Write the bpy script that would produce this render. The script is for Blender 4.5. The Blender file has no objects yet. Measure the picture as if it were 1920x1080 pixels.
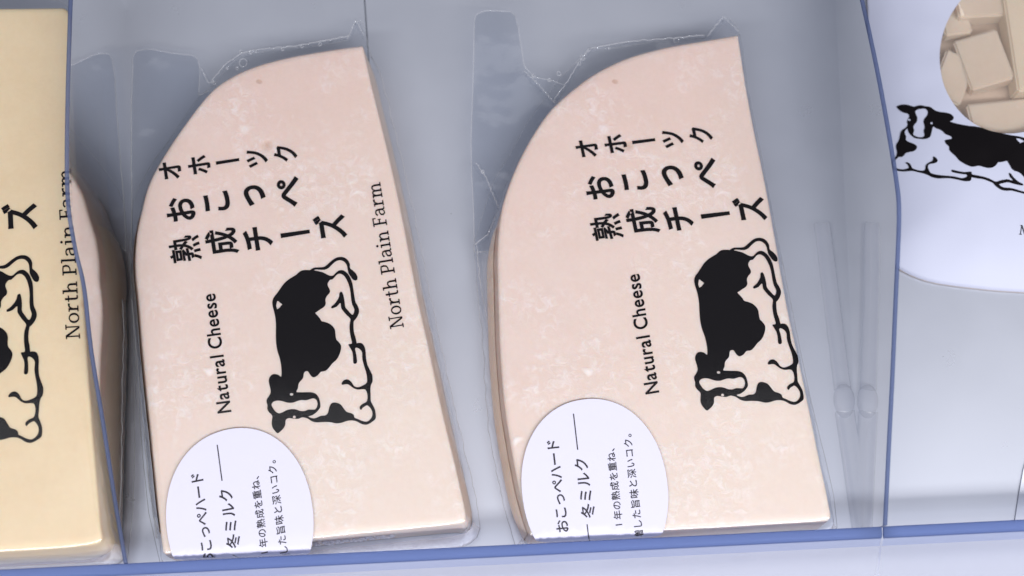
import bpy, bmesh, math, random
from mathutils import Vector, Matrix, noise
from mathutils.geometry import delaunay_2d_cdt
random.seed(4)
S = bpy.context.scene
COL = S.collection
CM = 0.01                                   # every length below is in centimetres

# ------------------------------------------------------------------ camera, world, lamps, exposure
TILT, DIST, FPX = math.radians(17.0), 41.7, 2666.67
CAM = Vector((0, -DIST*math.sin(TILT), DIST*math.cos(TILT)))
cd = bpy.data.cameras.new('camera'); cam = bpy.data.objects.new('camera', cd); COL.objects.link(cam)
cam.location = CAM*CM; cam.rotation_euler = (TILT, 0, 0)
cd.lens = 50; cd.sensor_width = 36; cd.clip_start = 0.01; cd.clip_end = 20
cd.dof.use_dof = True; cd.dof.focus_distance = 0.392; cd.dof.aperture_fstop = 10
S.camera = cam

W = bpy.data.worlds.new('World'); S.world = W; W.use_nodes = True
bg = W.node_tree.nodes['Background']
bg.inputs[0].default_value = (0.80, 0.85, 1.0, 1); bg.inputs[1].default_value = 0.17

def lamp(name, loc, aim, size, power, col):
    d = bpy.data.lights.new(name, 'AREA'); d.shape = 'RECTANGLE'; d.size, d.size_y = size[0]*CM, size[1]*CM
    d.energy = power; d.color = col
    o = bpy.data.objects.new(name, d); COL.objects.link(o); o.location = Vector(loc)*CM
    z = (Vector(loc)-Vector(aim)).normalized(); x = (Vector((1, 0, 0))-z*z.x).normalized(); y = z.cross(x)     # long side runs across the case
    o.rotation_euler = Matrix((x, y, z)).transposed().to_euler()
    return o
lamp('ceiling_lamp', (5, -22, 120), (0, -22, 0), (190, 90), 5.3, (0.97, 0.97, 1.0))
lamp('case_lamp', (55, -44, 80), (0, -4, 0), (90, 5), 6.2, (1.0, 0.98, 1.0))
lamp('front_tube', (-4, -42, 60), (0, -6, 0), (80, 7), 4.2, (0.97, 0.98, 1.0))

S.view_settings.view_transform = 'Standard'; S.view_settings.look = 'None'
S.view_settings.exposure = -0.05; S.view_settings.gamma = 1.0
S.view_settings.use_curve_mapping = False
S.cycles.max_bounces = 14; S.cycles.transparent_max_bounces = 40; S.cycles.diffuse_bounces = 5
S.cycles.glossy_bounces = 6; S.cycles.caustics_reflective = False; S.cycles.caustics_refractive = False
S.cycles.use_denoising = True
S.cycles.sample_clamp_indirect = 6

# ------------------------------------------------------------------ helpers
RX, UX, FX = Vector((1, 0, 0)), Vector((0, math.cos(TILT), math.sin(TILT))), Vector((0, math.sin(TILT), -math.cos(TILT)))
def at(px, py, z=0.0):
    """the place (in cm) at height z that stands at this spot of the photograph"""
    d = FX*FPX + RX*(px-960) - UX*(py-540)
    return CAM + d*((z-CAM.z)/d.z)
def at2(px, py, z=0.0):
    p = at(px, py, z); return Vector((p.x, p.y))

def mesh_obj(name, verts, faces, mats, parent=None, smooth=True, fm=None):
    me = bpy.data.meshes.new(name)
    base = parent_base(parent)
    me.from_pydata([tuple((Vector(v)-base)*CM) for v in verts], [], faces)
    for m in (mats if isinstance(mats, (list, tuple)) else [mats]): me.materials.append(m)
    if fm:
        for p, i in zip(me.polygons, fm): p.material_index = i
    for p in me.polygons: p.use_smooth = smooth
    me.update()
    o = bpy.data.objects.new(name, me); COL.objects.link(o)
    if parent is not None: o.parent = parent
    return o
BASE = {}
def parent_base(p):
    while p is not None:
        if p.name in BASE: return BASE[p.name]
        p = p.parent
    return Vector((0, 0, 0))
def thing(name, label, cat, loc, group=None):
    o = bpy.data.objects.new(name, None); COL.objects.link(o)
    o.empty_display_size = 0.01
    o.location = Vector(loc)*CM; BASE[o.name] = Vector(loc)
    o['label'] = label; o['category'] = cat
    if group: o['group'] = group
    return o
def tag(o, label, cat, group=None):
    o['label'] = label; o['category'] = cat
    if group: o['group'] = group
    return o

def fill(polys, cut=None):
    """triangulate closed 2D outlines (holes by even-odd)"""
    vs, fs = [], []
    for p in polys:
        o = len(vs); vs += [Vector((x*1000, y*1000)) for x, y in p]; fs.append(list(range(o, o+len(p))))
    edges = [(vs[p[i]], vs[p[i-1]]) for p in fs for i in range(len(p))]
    cute = []
    if cut:
        o = len(vs); vs += [Vector((x*1000, y*1000)) for x, y in cut]; fs.append(list(range(o, o+len(cut))))
        cute = [(vs[o+i], vs[o+(i+1) % len(cut)]) for i in range(len(cut))]
    v, e, f, *_ = delaunay_2d_cdt(vs, [], fs, 1, 1e-4, False)
    keep = []
    def count(c, ed): return sum(1 for a, d in ed if (a.y > c.y) != (d.y > c.y) and c.x < a.x+(d.x-a.x)*(c.y-a.y)/(d.y-a.y))
    for q in f:
        c = sum((v[i] for i in q), Vector((0, 0)))/len(q)
        if count(c, edges) % 2 and not count(c, cute) % 2: keep.append(tuple(q))
    return [q/1000 for q in v], keep

def smooth_closed(pts, per=8):
    out = []; n = len(pts)
    for i in range(n):
        p0, p1, p2, p3 = (Vector(pts[(i+k-1) % n]) for k in range(4))
        for k in range(per):
            t = k/per
            out.append(0.5*((2*p1)+(p2-p0)*t+(2*p0-5*p1+4*p2-p3)*t*t+(3*p1-p0-3*p2+p3)*t*t*t))
    return out
def smooth_open(pts, per=8):
    q = [pts[0]]+list(pts)+[pts[-1]]; out = []
    for i in range(len(pts)-1):
        p0, p1, p2, p3 = (Vector(q[i+k]) for k in range(4))
        for k in range(per):
            t = k/per
            out.append(0.5*((2*p1)+(p2-p0)*t+(2*p0-5*p1+4*p2-p3)*t*t+(3*p1-p0-3*p2+p3)*t*t*t))
    out.append(Vector(pts[-1])); return out
def resample(pts, n):
    L = [0]
    m = len(pts)
    for i in range(m): L.append(L[-1]+(pts[(i+1) % m]-pts[i]).length)
    out = []; j = 0
    for k in range(n):
        d = L[-1]*k/n
        while L[j+1] < d: j += 1
        t = (d-L[j])/max(1e-9, L[j+1]-L[j]); out.append(pts[j].lerp(pts[(j+1) % m], t))
    return out
def area(p): return 0.5*sum(p[i][0]*p[(i+1) % len(p)][1]-p[(i+1) % len(p)][0]*p[i][1] for i in range(len(p)))
def normals(p):
    """outward normals of a counter-clockwise closed outline"""
    out = []; n = len(p)
    for i in range(n):
        a = (p[i]-p[i-1]); b = (p[(i+1) % n]-p[i])
        t = a.normalized()+b.normalized() if a.length > 1e-9 and b.length > 1e-9 else a+b
        t = t.normalized() if t.length > 1e-9 else Vector((1, 0))
        out.append(Vector((t.y, -t.x)))
    return out

def tube(path, r, k=6):
    V, F = [], []; n = len(path)
    for i, p in enumerate(path):
        p = Vector(p); t = (Vector(path[min(i+1, n-1)])-Vector(path[max(i-1, 0)])).normalized()
        a = t.cross(Vector((0, 0, 1)));  a = a.normalized() if a.length > 1e-6 else Vector((1, 0, 0)); b = a.cross(t)
        rr = r[i] if isinstance(r, (list, tuple)) else r
        for j in range(k):
            w = 2*math.pi*j/k; V.append(p+(a*math.cos(w)+b*math.sin(w))*rr)
    for i in range(n-1):
        for j in range(k): F.append((i*k+j, i*k+(j+1) % k, (i+1)*k+(j+1) % k, (i+1)*k+j))
    F.append(tuple(range(k-1, -1, -1))); F.append(tuple((n-1)*k+j for j in range(k)))
    return V, F
def join(*vf):
    V, F = [], []
    for v, f in vf:
        o = len(V); V += list(v); F += [tuple(i+o for i in q) for q in f]
    return V, F
def similarity(src, dst):
    z = [complex(*p) for p in src]; w = [complex(*p) for p in dst]
    mz, mw = sum(z)/len(z), sum(w)/len(w)
    a = sum((q-mw)*(p-mz).conjugate() for p, q in zip(z, w))/sum(abs(p-mz)**2 for p in z)
    def T(p):
        r = a*(complex(p[0], p[1])-mz)+mw; return Vector((r.real, r.imag))
    return T

# ------------------------------------------------------------------ materials
def mat(name):
    m = bpy.data.materials.new(name); m.use_nodes = True; nt = m.node_tree; nt.nodes.clear()
    out = nt.nodes.new('ShaderNodeOutputMaterial'); return m, nt, out
def nd(nt, t, **kw):
    n = nt.nodes.new(t)
    for k, v in kw.items(): setattr(n, k, v)
    return n
def ln(nt, a, b): nt.links.new(a, b)
def coords(nt, scale=1.0):
    tc = nd(nt, 'ShaderNodeTexCoord'); mp = nd(nt, 'ShaderNodeMapping'); mp.inputs['Scale'].default_value = (scale,)*3
    ln(nt, tc.outputs['Object'], mp.inputs[0]); return mp.outputs[0]
def noise_n(nt, co, scale, detail=4, rough=0.55):
    n = nd(nt, 'ShaderNodeTexNoise'); n.inputs['Scale'].default_value = scale; n.inputs['Detail'].default_value = detail
    n.inputs['Roughness'].default_value = rough; ln(nt, co, n.inputs['Vector']); return n.outputs['Fac']
def ramp(nt, fac, stops):
    r = nd(nt, 'ShaderNodeValToRGB'); el = r.color_ramp.elements
    while len(el) < len(stops): el.new(0.5)
    for e, (p, c) in zip(el, stops): e.position = p; e.color = (*c, 1) if len(c) == 3 else c
    ln(nt, fac, r.inputs[0]); return r.outputs[0]
def mixc(nt, fac, a, b, mode='MIX'):
    m = nd(nt, 'ShaderNodeMix', data_type='RGBA', blend_type=mode)
    for v, k in ((fac, 0), (a, 6), (b, 7)):
        if isinstance(v, (int, float)): m.inputs[k].default_value = v
        elif isinstance(v, tuple): m.inputs[k].default_value = (*v, 1)
        else: ln(nt, v, m.inputs[k])
    return m.outputs[2]
def bump(nt, h, strength, dist):
    b = nd(nt, 'ShaderNodeBump'); b.inputs['Strength'].default_value = strength; b.inputs['Distance'].default_value = dist*CM
    ln(nt, h, b.inputs['Height']); return b.outputs[0]
def math_n(nt, op, a, b=0.0, clamp=False):
    m = nd(nt, 'ShaderNodeMath', operation=op); m.use_clamp = clamp
    for v, k in ((a, 0), (b, 1)):
        if isinstance(v, (int, float)): m.inputs[k].default_value = v
        else: ln(nt, v, m.inputs[k])
    return m.outputs[0]

def paint(name, col, rough=0.5, var=0.06, scale=60, spec=0.5, b=None, coat=0.0):
    m, nt, out = mat(name); p = nd(nt, 'ShaderNodeBsdfPrincipled'); co = coords(nt)
    n = noise_n(nt, co, scale, 5)
    ln(nt, mixc(nt, n, tuple(c*(1-var) for c in col), tuple(min(1, c*(1+var)) for c in col)), p.inputs['Base Color'])
    p.inputs['Roughness'].default_value = rough; p.inputs['Specular IOR Level'].default_value = spec
    p.inputs['Coat Weight'].default_value = coat; p.inputs['Coat Roughness'].default_value = 0.08
    if b: ln(nt, bump(nt, noise_n(nt, co, b[0], 3), b[1], b[2]), p.inputs['Normal'])
    ln(nt, p.outputs[0], out.inputs[0]); return m

def clear(name, tint, rough=0.03, ior=1.49, gain=1.0, wr=None, haze=0.0, hazecol=(0.8, 0.82, 0.9), smear=False):
    """thin clear plastic: see-through, with real fresnel reflection on its outer faces"""
    m, nt, out = mat(name); co = coords(nt)
    tr = nd(nt, 'ShaderNodeBsdfTransparent'); tr.inputs[0].default_value = (*tint, 1)
    gl = nd(nt, 'ShaderNodeBsdfGlossy'); gl.inputs['Color'].default_value = (1, 1, 1, 1); gl.inputs['Roughness'].default_value = rough
    fr = nd(nt, 'ShaderNodeFresnel'); fr.inputs[0].default_value = ior
    if wr:
        h = noise_n(nt, co, wr[0], 3, 0.5)
        if len(wr) > 3: h = math_n(nt, 'ADD', h, math_n(nt, 'MULTIPLY', noise_n(nt, co, wr[3], 2), wr[4]))
        b = bump(nt, h, wr[1], wr[2]); ln(nt, b, gl.inputs['Normal']); ln(nt, b, fr.inputs['Normal'])
    ge = nd(nt, 'ShaderNodeNewGeometry')
    f = math_n(nt, 'MULTIPLY', fr.outputs[0], math_n(nt, 'SUBTRACT', 1.0, ge.outputs['Backfacing']))
    f = math_n(nt, 'MULTIPLY', f, gain, True)
    mx = nd(nt, 'ShaderNodeMixShader'); ln(nt, f, mx.inputs[0])
    body = tr.outputs[0]
    if haze > 0:
        df = nd(nt, 'ShaderNodeBsdfDiffuse'); df.inputs[0].default_value = (*hazecol, 1)
        hz = nd(nt, 'ShaderNodeMixShader')
        if smear: ln(nt, math_n(nt, 'MULTIPLY', noise_n(nt, co, 90, 5, 0.7), haze*2), hz.inputs[0])
        else: hz.inputs[0].default_value = haze
        tl = nd(nt, 'ShaderNodeBsdfTranslucent'); tl.inputs[0].default_value = (*hazecol, 1)
        dt = nd(nt, 'ShaderNodeMixShader'); dt.inputs[0].default_value = 0.45; ln(nt, df.outputs[0], dt.inputs[1]); ln(nt, tl.outputs[0], dt.inputs[2])
        ln(nt, tr.outputs[0], hz.inputs[1]); ln(nt, dt.outputs[0], hz.inputs[2]); body = hz.outputs[0]
    ln(nt, body, mx.inputs[1]); ln(nt, gl.outputs[0], mx.inputs[2])
    ln(nt, mx.outputs[0], out.inputs[0]); return m

def cheese_mat(name, c_main, c_warm, c_deep, white=1.0, seed=0.0, sss=0.4, heart=None):
    m, nt, out = mat(name); p = nd(nt, 'ShaderNodeBsdfPrincipled')
    tc = nd(nt, 'ShaderNodeTexCoord'); mp = nd(nt, 'ShaderNodeMapping'); mp.inputs['Location'].default_value = (seed, seed*0.7, seed*1.3)
    ln(nt, tc.outputs['Object'], mp.inputs[0]); co = mp.outputs[0]
    big = noise_n(nt, co, 22, 3, 0.5); mid = noise_n(nt, co, 75, 5, 0.6)
    base = mixc(nt, ramp(nt, big, [(0.35, (0, 0, 0)), (0.68, (1, 1, 1))]), c_main, c_warm)
    base = mixc(nt, ramp(nt, mid, [(0.42, (0, 0, 0)), (0.8, (0.55, 0.55, 0.55))]), base, c_deep)
    if heart:                                   # creamier towards the wheel's middle, pinker towards the rind
        sx = nd(nt, 'ShaderNodeSeparateXYZ'); ln(nt, tc.outputs['Object'], sx.inputs[0])
        g = math_n(nt, 'ADD', math_n(nt, 'MULTIPLY', math_n(nt, 'SUBTRACT', math_n(nt, 'MULTIPLY', sx.outputs[0], 0.9), sx.outputs[1]), 5.5), math_n(nt, 'MULTIPLY', big, 0.8))
        base = mixc(nt, math_n(nt, 'MULTIPLY', ramp(nt, g, [(0.15, (0, 0, 0)), (0.85, (1, 1, 1))]), 0.75), base, heart)
    # white crystals and pale veins, in drifts
    zone = ramp(nt, noise_n(nt, co, 48, 3, 0.6), [(0.44, (0, 0, 0)), (0.60, (1, 1, 1))])
    w = nd(nt, 'ShaderNodeTexNoise'); w.inputs['Scale'].default_value = 380; w.inputs['Detail'].default_value = 8; w.inputs['Roughness'].default_value = 0.7; w.inputs['Distortion'].default_value = 0.9
    ln(nt, co, w.inputs['Vector'])
    vein = ramp(nt, w.outputs['Fac'], [(0.46, (0, 0, 0)), (0.58, (0.35, 0.35, 0.35)), (0.76, (1, 1, 1))])
    spots = ramp(nt, noise_n(nt, co, 75, 2, 0.5), [(0.715, (0, 0, 0)), (0.75, (1, 1, 1))])
    wf = math_n(nt, 'MULTIPLY', math_n(nt, 'MAXIMUM', math_n(nt, 'MULTIPLY', zone, vein), spots), 0.64*white)
    base = mixc(nt, wf, base, (0.93, 0.90, 0.90))
    # a few small brown holes
    vo = nd(nt, 'ShaderNodeTexVoronoi'); vo.inputs['Scale'].default_value = 62; vo.inputs['Randomness'].default_value = 1.0; ln(nt, co, vo.inputs['Vector'])
    sel = math_n(nt, 'GREATER_THAN', noise_n(nt, co, 30, 1), 0.6)
    hole = math_n(nt, 'MULTIPLY', ramp(nt, vo.outputs['Distance'], [(0.055, (1, 1, 1)), (0.13, (0, 0, 0))]), sel)
    base = mixc(nt, math_n(nt, 'MULTIPLY', hole, 0.45), base, (0.50, 0.28, 0.17))
    grain = noise_n(nt, co, 700, 3, 0.7)
    base = mixc(nt, ramp(nt, grain, [(0.35, (0, 0, 0)), (0.7, (0.25, 0.25, 0.25))]), base, (0.90, 0.85, 0.80), 'MULTIPLY')
    ln(nt, base, p.inputs['Base Color'])
    p.inputs['Roughness'].default_value = 0.42; p.inputs['Specular IOR Level'].default_value = 0.35
    p.inputs['Subsurface Weight'].default_value = sss; p.inputs['Subsurface Radius'].default_value = (1, 0.55, 0.32); p.inputs['Subsurface Scale'].default_value = 0.004
    h = math_n(nt, 'SUBTRACT', math_n(nt, 'ADD', math_n(nt, 'ADD', mid, math_n(nt, 'MULTIPLY', grain, 0.15)), wf), math_n(nt, 'MULTIPLY', hole, 1.2))
    ln(nt, bump(nt, h, 0.35, 0.05), p.inputs['Normal'])
    ln(nt, p.outputs[0], out.inputs[0]); return m

M_CHEESE = cheese_mat('pink_cheese', (0.765, 0.615, 0.55), (0.765, 0.575, 0.51), (0.72, 0.545, 0.47), heart=(0.765, 0.655, 0.565))
M_YELLOW = cheese_mat('yellow_cheese', (0.78, 0.635, 0.435), (0.76, 0.60, 0.395), (0.70, 0.53, 0.335), white=0.0, seed=3.1)
M_CUBE2 = cheese_mat('pale_cube_cheese', (0.80, 0.70, 0.56), (0.78, 0.67, 0.53), (0.74, 0.62, 0.48), white=0.0, seed=2.2)
M_CUBE = cheese_mat('cube_cheese', (0.76, 0.65, 0.54), (0.73, 0.61, 0.50), (0.68, 0.55, 0.44), white=0.0, seed=1.7)
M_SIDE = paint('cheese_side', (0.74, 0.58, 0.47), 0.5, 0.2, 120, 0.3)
M_RIM2 = clear('acrylic_lip', (0.80, 0.85, 0.97), 0.2, 1.49, 1.0, (50, 0.1, 0.05), 0.55, (0.55, 0.60, 0.84))
M_RIND = cheese_mat('cheese_rind', (0.90, 0.72, 0.60), (0.86, 0.66, 0.53), (0.78, 0.56, 0.42), white=0.3, seed=7.7, sss=0.4)
M_FILM = clear('pouch_film', (0.955, 0.96, 0.97), 0.10, 1.45, 1.0, (70, 0.10, 0.05, 300, 0.15))
M_FLAP = clear('pouch_flap', (0.84, 0.86, 0.895), 0.16, 1.5, 1.0, (22, 0.10, 0.12), 0.05, (0.55, 0.58, 0.66), True)
M_SEAM = clear('pouch_seam', (0.95, 0.96, 0.98), 0.10, 1.6, 2.2, None, 0.45, (0.92, 0.93, 0.97))
M_WHITE = paint('white_paper', (0.72, 0.74, 0.82), 0.4)
M_BACK = paint('window_backing', (0.60, 0.48, 0.39), 0.6)
M_WINDOW = clear('window_film', (0.95, 0.94, 0.93), 0.09, 1.5, 1.6, (50, 0.5, 0.15, 140, 0.4), 0.24, (0.62, 0.56, 0.52))  # haze colour paints in the glare on the window
M_MILKY = clear('milky_film', (0.95, 0.95, 0.97), 0.12, 1.45, 1.0, (90, 0.2, 0.05), 0.38, (0.90, 0.86, 0.88), True)
M_GATHER = clear('gathered_film', (0.93, 0.94, 0.96), 0.10, 1.5, 2.0, (260, 0.5, 0.05), 0.05, (0.8, 0.82, 0.88))
M_INK = paint('black_ink', (0.006, 0.005, 0.006), 0.6, 0.1, 200, 0.05)
M_GREYINK = paint('sticker_ink', (0.040, 0.036, 0.045), 0.5, 0.1, 200, 0.2)
M_STICKER = paint('sticker_paper', (0.68, 0.665, 0.79), 0.45, 0.015, 300, 0.3, (700, 0.06, 0.01))
M_PAPER = paint('pouch_paper', (0.53, 0.55, 0.68), 0.48, 0.02, 40, 0.35, (60, 0.12, 0.05), 0.0)
M_ACRYLIC = clear('shade_tint_acrylic', (0.66, 0.70, 0.78), 0.035, 1.49, 4.2, (25, 0.05, 0.05), 0.03, (0.7, 0.73, 0.85), True)  # tint greyed so the right divider shades the floor beside it more
M_ACRYLIC_LIGHT = clear('light_acrylic', (0.86, 0.88, 0.92), 0.035, 1.49, 4.2, (25, 0.05, 0.05), 0.03, (0.7, 0.73, 0.85), True)  # paler copy of the same acrylic, keeps the left gap less shaded
M_CLEAR = clear('clear_front', (0.95, 0.955, 0.98), 0.04, 1.49, 1.2, (25, 0.05, 0.05), 0.02, (0.8, 0.82, 0.9))
M_EDGE = clear('acrylic_edge', (0.55, 0.62, 0.80), 0.2, 1.49, 1.0, (80, 0.1, 0.05), 0.72, (0.17, 0.21, 0.38))
M_RIM = clear('acrylic_rim', (0.55, 0.65, 0.88), 0.16, 1.49, 1.0, (50, 0.1, 0.05), 0.70, (0.25, 0.33, 0.62))
M_FRONT = clear('frosted_front', (0.92, 0.93, 0.98), 0.20, 1.49, 1.0, (30, 0.1, 0.05), 0.30, (0.95, 0.95, 1.0))
M_RAIL = clear('clear_rail', (0.965, 0.97, 0.985), 0.16, 1.45, 0.9, (60, 0.1, 0.05), 0.17, (0.97, 0.97, 1.0))
M_GAP = paint('dark_gap', (0.10, 0.11, 0.14), 0.7)
def floor_mat():
    m, nt, out = mat('white_enamel'); p = nd(nt, 'ShaderNodeBsdfPrincipled'); co = coords(nt)
    col = mixc(nt, noise_n(nt, co, 9, 3), (0.66, 0.685, 0.78), (0.71, 0.735, 0.82))
    vo = nd(nt, 'ShaderNodeTexVoronoi'); vo.inputs['Scale'].default_value = 45; ln(nt, co, vo.inputs['Vector'])
    sp = math_n(nt, 'MULTIPLY', ramp(nt, vo.outputs['Distance'], [(0.025, (1, 1, 1)), (0.045, (0, 0, 0))]), math_n(nt, 'GREATER_THAN', noise_n(nt, co, 40, 2), 0.585))
    col = mixc(nt, math_n(nt, 'MULTIPLY', sp, 0.5), col, (0.18, 0.18, 0.22))
    ln(nt, col, p.inputs['Base Color']); ln(nt, ramp(nt, noise_n(nt, co, 60, 5), [(0.3, (0.27,)*3), (0.7, (0.33,)*3)]), p.inputs['Roughness'])
    p.inputs['Specular IOR Level'].default_value = 0.6; p.inputs['Metallic'].default_value = 0.6
    ln(nt, bump(nt, noise_n(nt, co, 30, 3), 0.02, 0.05), p.inputs['Normal'])
    ln(nt, p.outputs[0], out.inputs[0]); return m
M_FLOOR = floor_mat()

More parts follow.
